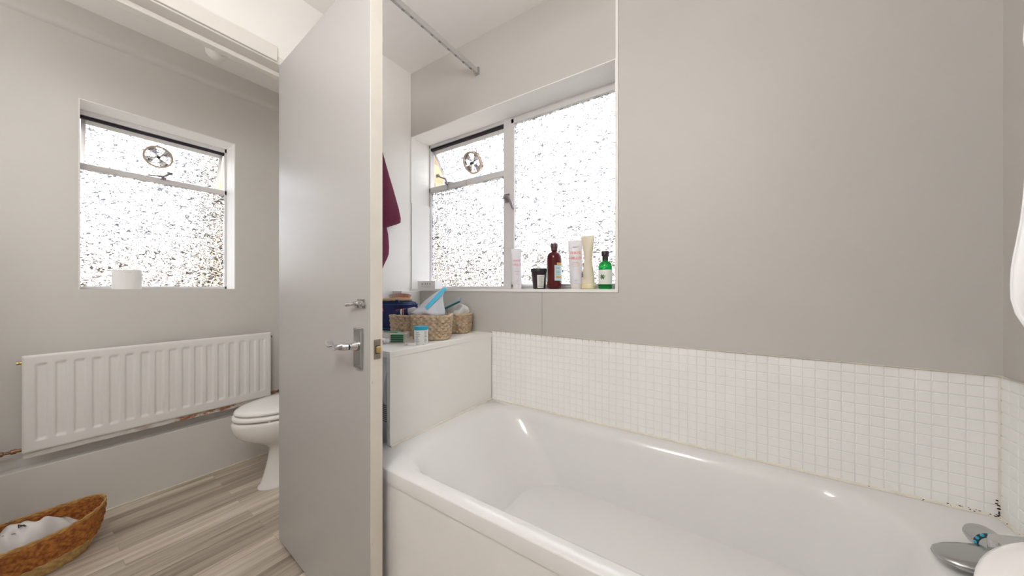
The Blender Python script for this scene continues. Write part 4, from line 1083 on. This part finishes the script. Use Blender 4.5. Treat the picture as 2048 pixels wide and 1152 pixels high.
# green bottle
gb = thing('shower_gel_bottle', 'green see-through bottle with leaf label at right end of the sill', 'bottle', (-.430, BV, SILL))
M().lathe([(.022, .001), (.0275, .004), (.0285, .010), (.0285, .096), (.027, .108), (.021, .118), (.013, .122), (.012, .128)], 0, 0, 44).build('bottle_body', m_greenb, None).parent = gb
M().lathe([(.010, .122), (.0125, .124), (.0125, .142), (.0155, .144), (.0165, .160), (.0155, .164), (.012, .165)], 0, 0, 30).build('bottle_cap', m_gcap, None).parent = gb
label_patch(gb, 'bottle_label', m_labelw, .0287, .0287, .022, .084, math.radians(-150), math.radians(10))
LF = (-.0035, -.0297, .052); lm = M()
for k, (a_, l_) in enumerate(((20, .014), (60, .012), (110, .013), (150, .012), (200, .012), (250, .012), (305, .013), (345, .010))):
    a = math.radians(a_); c_, s_ = math.cos(a), math.sin(a); vs = []
    for tt, wd in ((0, .0004), (.3, .0018), (.6, .0022), (.85, .0012), (1, .0001)):
        for sg in (-1, 1): vs.append((tt * l_ * c_ - sg * wd * s_, tt * l_ * s_ + sg * wd * c_))
    pts = vs[0::2] + vs[1::2][::-1]
    # wrap the leaf on the label's curve
    def wrap(p, off): 
        th = math.radians(-96) + p[0] / .0287; r = .0293 + off; return (r * math.cos(th), r * math.sin(th), .053 + p[1])
    lm.loft([[wrap(p, 0) for p in pts], [wrap(p, .0003) for p in pts]])
lm.build('leaf_print', m_leaf, None, smooth=False).parent = gb
# casement stay bar lying along the bottom rail
st = M(); st.box(-.70, -.545, 1.432, 1.437, SILL + .017, SILL + .022); st.box(-.47, -.415, 1.432, 1.440, SILL + .018, SILL + .026); st.lathe([(.004, 0), (.004, .012)], -.50, 1.436, 10, 'z', SILL + .014)
for o in COL.objects:
    if o.name == 'window_1': W1 = o
st.build('stay_bar', m_steelgrey, W1, smooth=False)

# ================================================================== laundry basket with white plastic bag
LBX, LBY = -2.262, -.030
lb = thing('wicker_basket', 'long oval orange-brown wicker basket on the floor below the radiator', 'basket', (LBX, LBY, 0))
lb.rotation_euler = (0, 0, math.radians(4))
pth = sq_path(.135, .235, 2.3)
def lweave(z0, z1, rows, f0, f1, name, mt, ph):
    mb = M(); freq = 36; n = freq * 8
    for r in range(rows):
        f = f0 + (f1 - f0) * (r + .5) / rows; z = z0 + (z1 - z0) * (r + .5) / rows; hz = (z1 - z0) / rows * .78
        sc_ = .74 + .26 * math.sin(f * PI / 2) ** .8
        def fn(a, b_, z=z, r=r, hz=hz, sc_=sc_, f=f):
            x, y, nx, ny = pth(a); p_ = a * freq * 2 * PI + r * 1.9; w_ = .0018 * math.sin(p_); k = .8 + .35 * abs(math.sin(p_ / 2))
            th = 2 * PI * b_; o_ = w_ + .0034 * math.cos(th) * k
            e_ = f * f * .024 * (abs(y) / .235) ** 3
            return (x * sc_ + nx * o_, y * (sc_ * .9 + .1) + ny * o_, z + hz * math.sin(th) * k + e_)
        mb.grid(fn, n, 6, True, True)
    o = mb.build(name, mt, None); o.parent = lb; return o
lweave(.004, .058, 8, 0, .36, 'natural_lower_band', m_wickn, 0)
lweave(.058, .150, 12, .36, .97, 'brown_upper_band', m_wickb, 0)
lweave(.150, .162, 2, .97, 1.0, 'rim', m_wickr, 0)
M().loft([sell(0, 0, .100, .190, .002, 2.3), sell(0, 0, .102, .192, .008, 2.3)]).build('basket_base', m_wickn, None).parent = lb
pb = thing('plastic_bag', 'crumpled white printed plastic bag inside the wicker basket', 'plastic bag', (LBX, LBY, .05))
def pbz(x, y):
    r2 = (x / .088) ** 2 + (y / .20) ** 2
    h = .112 * max(0, 1 - r2 ** 1.6) ** .5
    h *= 1 + .10 * math.sin(34 * x + 9 * y) + .09 * math.sin(26 * y - 20 * x + 1) + .06 * math.sin(70 * y + 40 * x) + .05 * math.sin(110 * x - 60 * y + 2) + .03 * math.sin(150 * y)
    return .052 + h + .020 * math.sin(y * 14 + .5) * (1 - r2 * .6)
def pbf(u, v):
    a = 2 * PI * v; r = u ** .8; x = .088 * r * math.cos(a); y = .20 * r * math.sin(a)
    cl = 1 + .05 * math.sin(7 * a) * r
    return (LBX + x * cl, LBY + y * cl - .008, pbz(x, y))
film = M().grid(pbf, 60, 110, False, True).build('bag_film', m_bagw, pb, angle=180, solid=.0008)
for body, x, y, sz, rot in (('4', .035, .040, .040, 2.3), ('SC', .012, .018, .018, 2.3)):
    o = text(body, pb, m_inkd, (LBX + x, LBY - .008 + y, pbz(x, y) + .011), sz, (.25, 0, rot))
    o.matrix_parent_inverse = mat_world(pb).inverted()
for x, y, l_, w_, a_ in ((-.02, .02, .012, .003, 1.2), (-.035, .09, .012, .003, 1.4), (.0, .13, .012, .004, 1.3), (.045, .015, .014, .0008, 1.7), (-.03, -.09, .009, .002, .6)):
    ca, sa = math.cos(a_), math.sin(a_); vs = []
    for t_, s2 in ((-1, -1), (1, -1), (1, 1), (-1, 1)):
        px_, py_ = x + t_ * l_ * ca - s2 * w_ * sa, y + t_ * l_ * sa + s2 * w_ * ca
        vs.append((LBX + px_, LBY - .008 + py_, pbz(px_, py_) + .0035))
    mb = M().loft([vs, [(p[0], p[1], p[2] + .0005) for p in vs]])
    mb.build('printed_mark', m_inkd, pb, smooth=False)
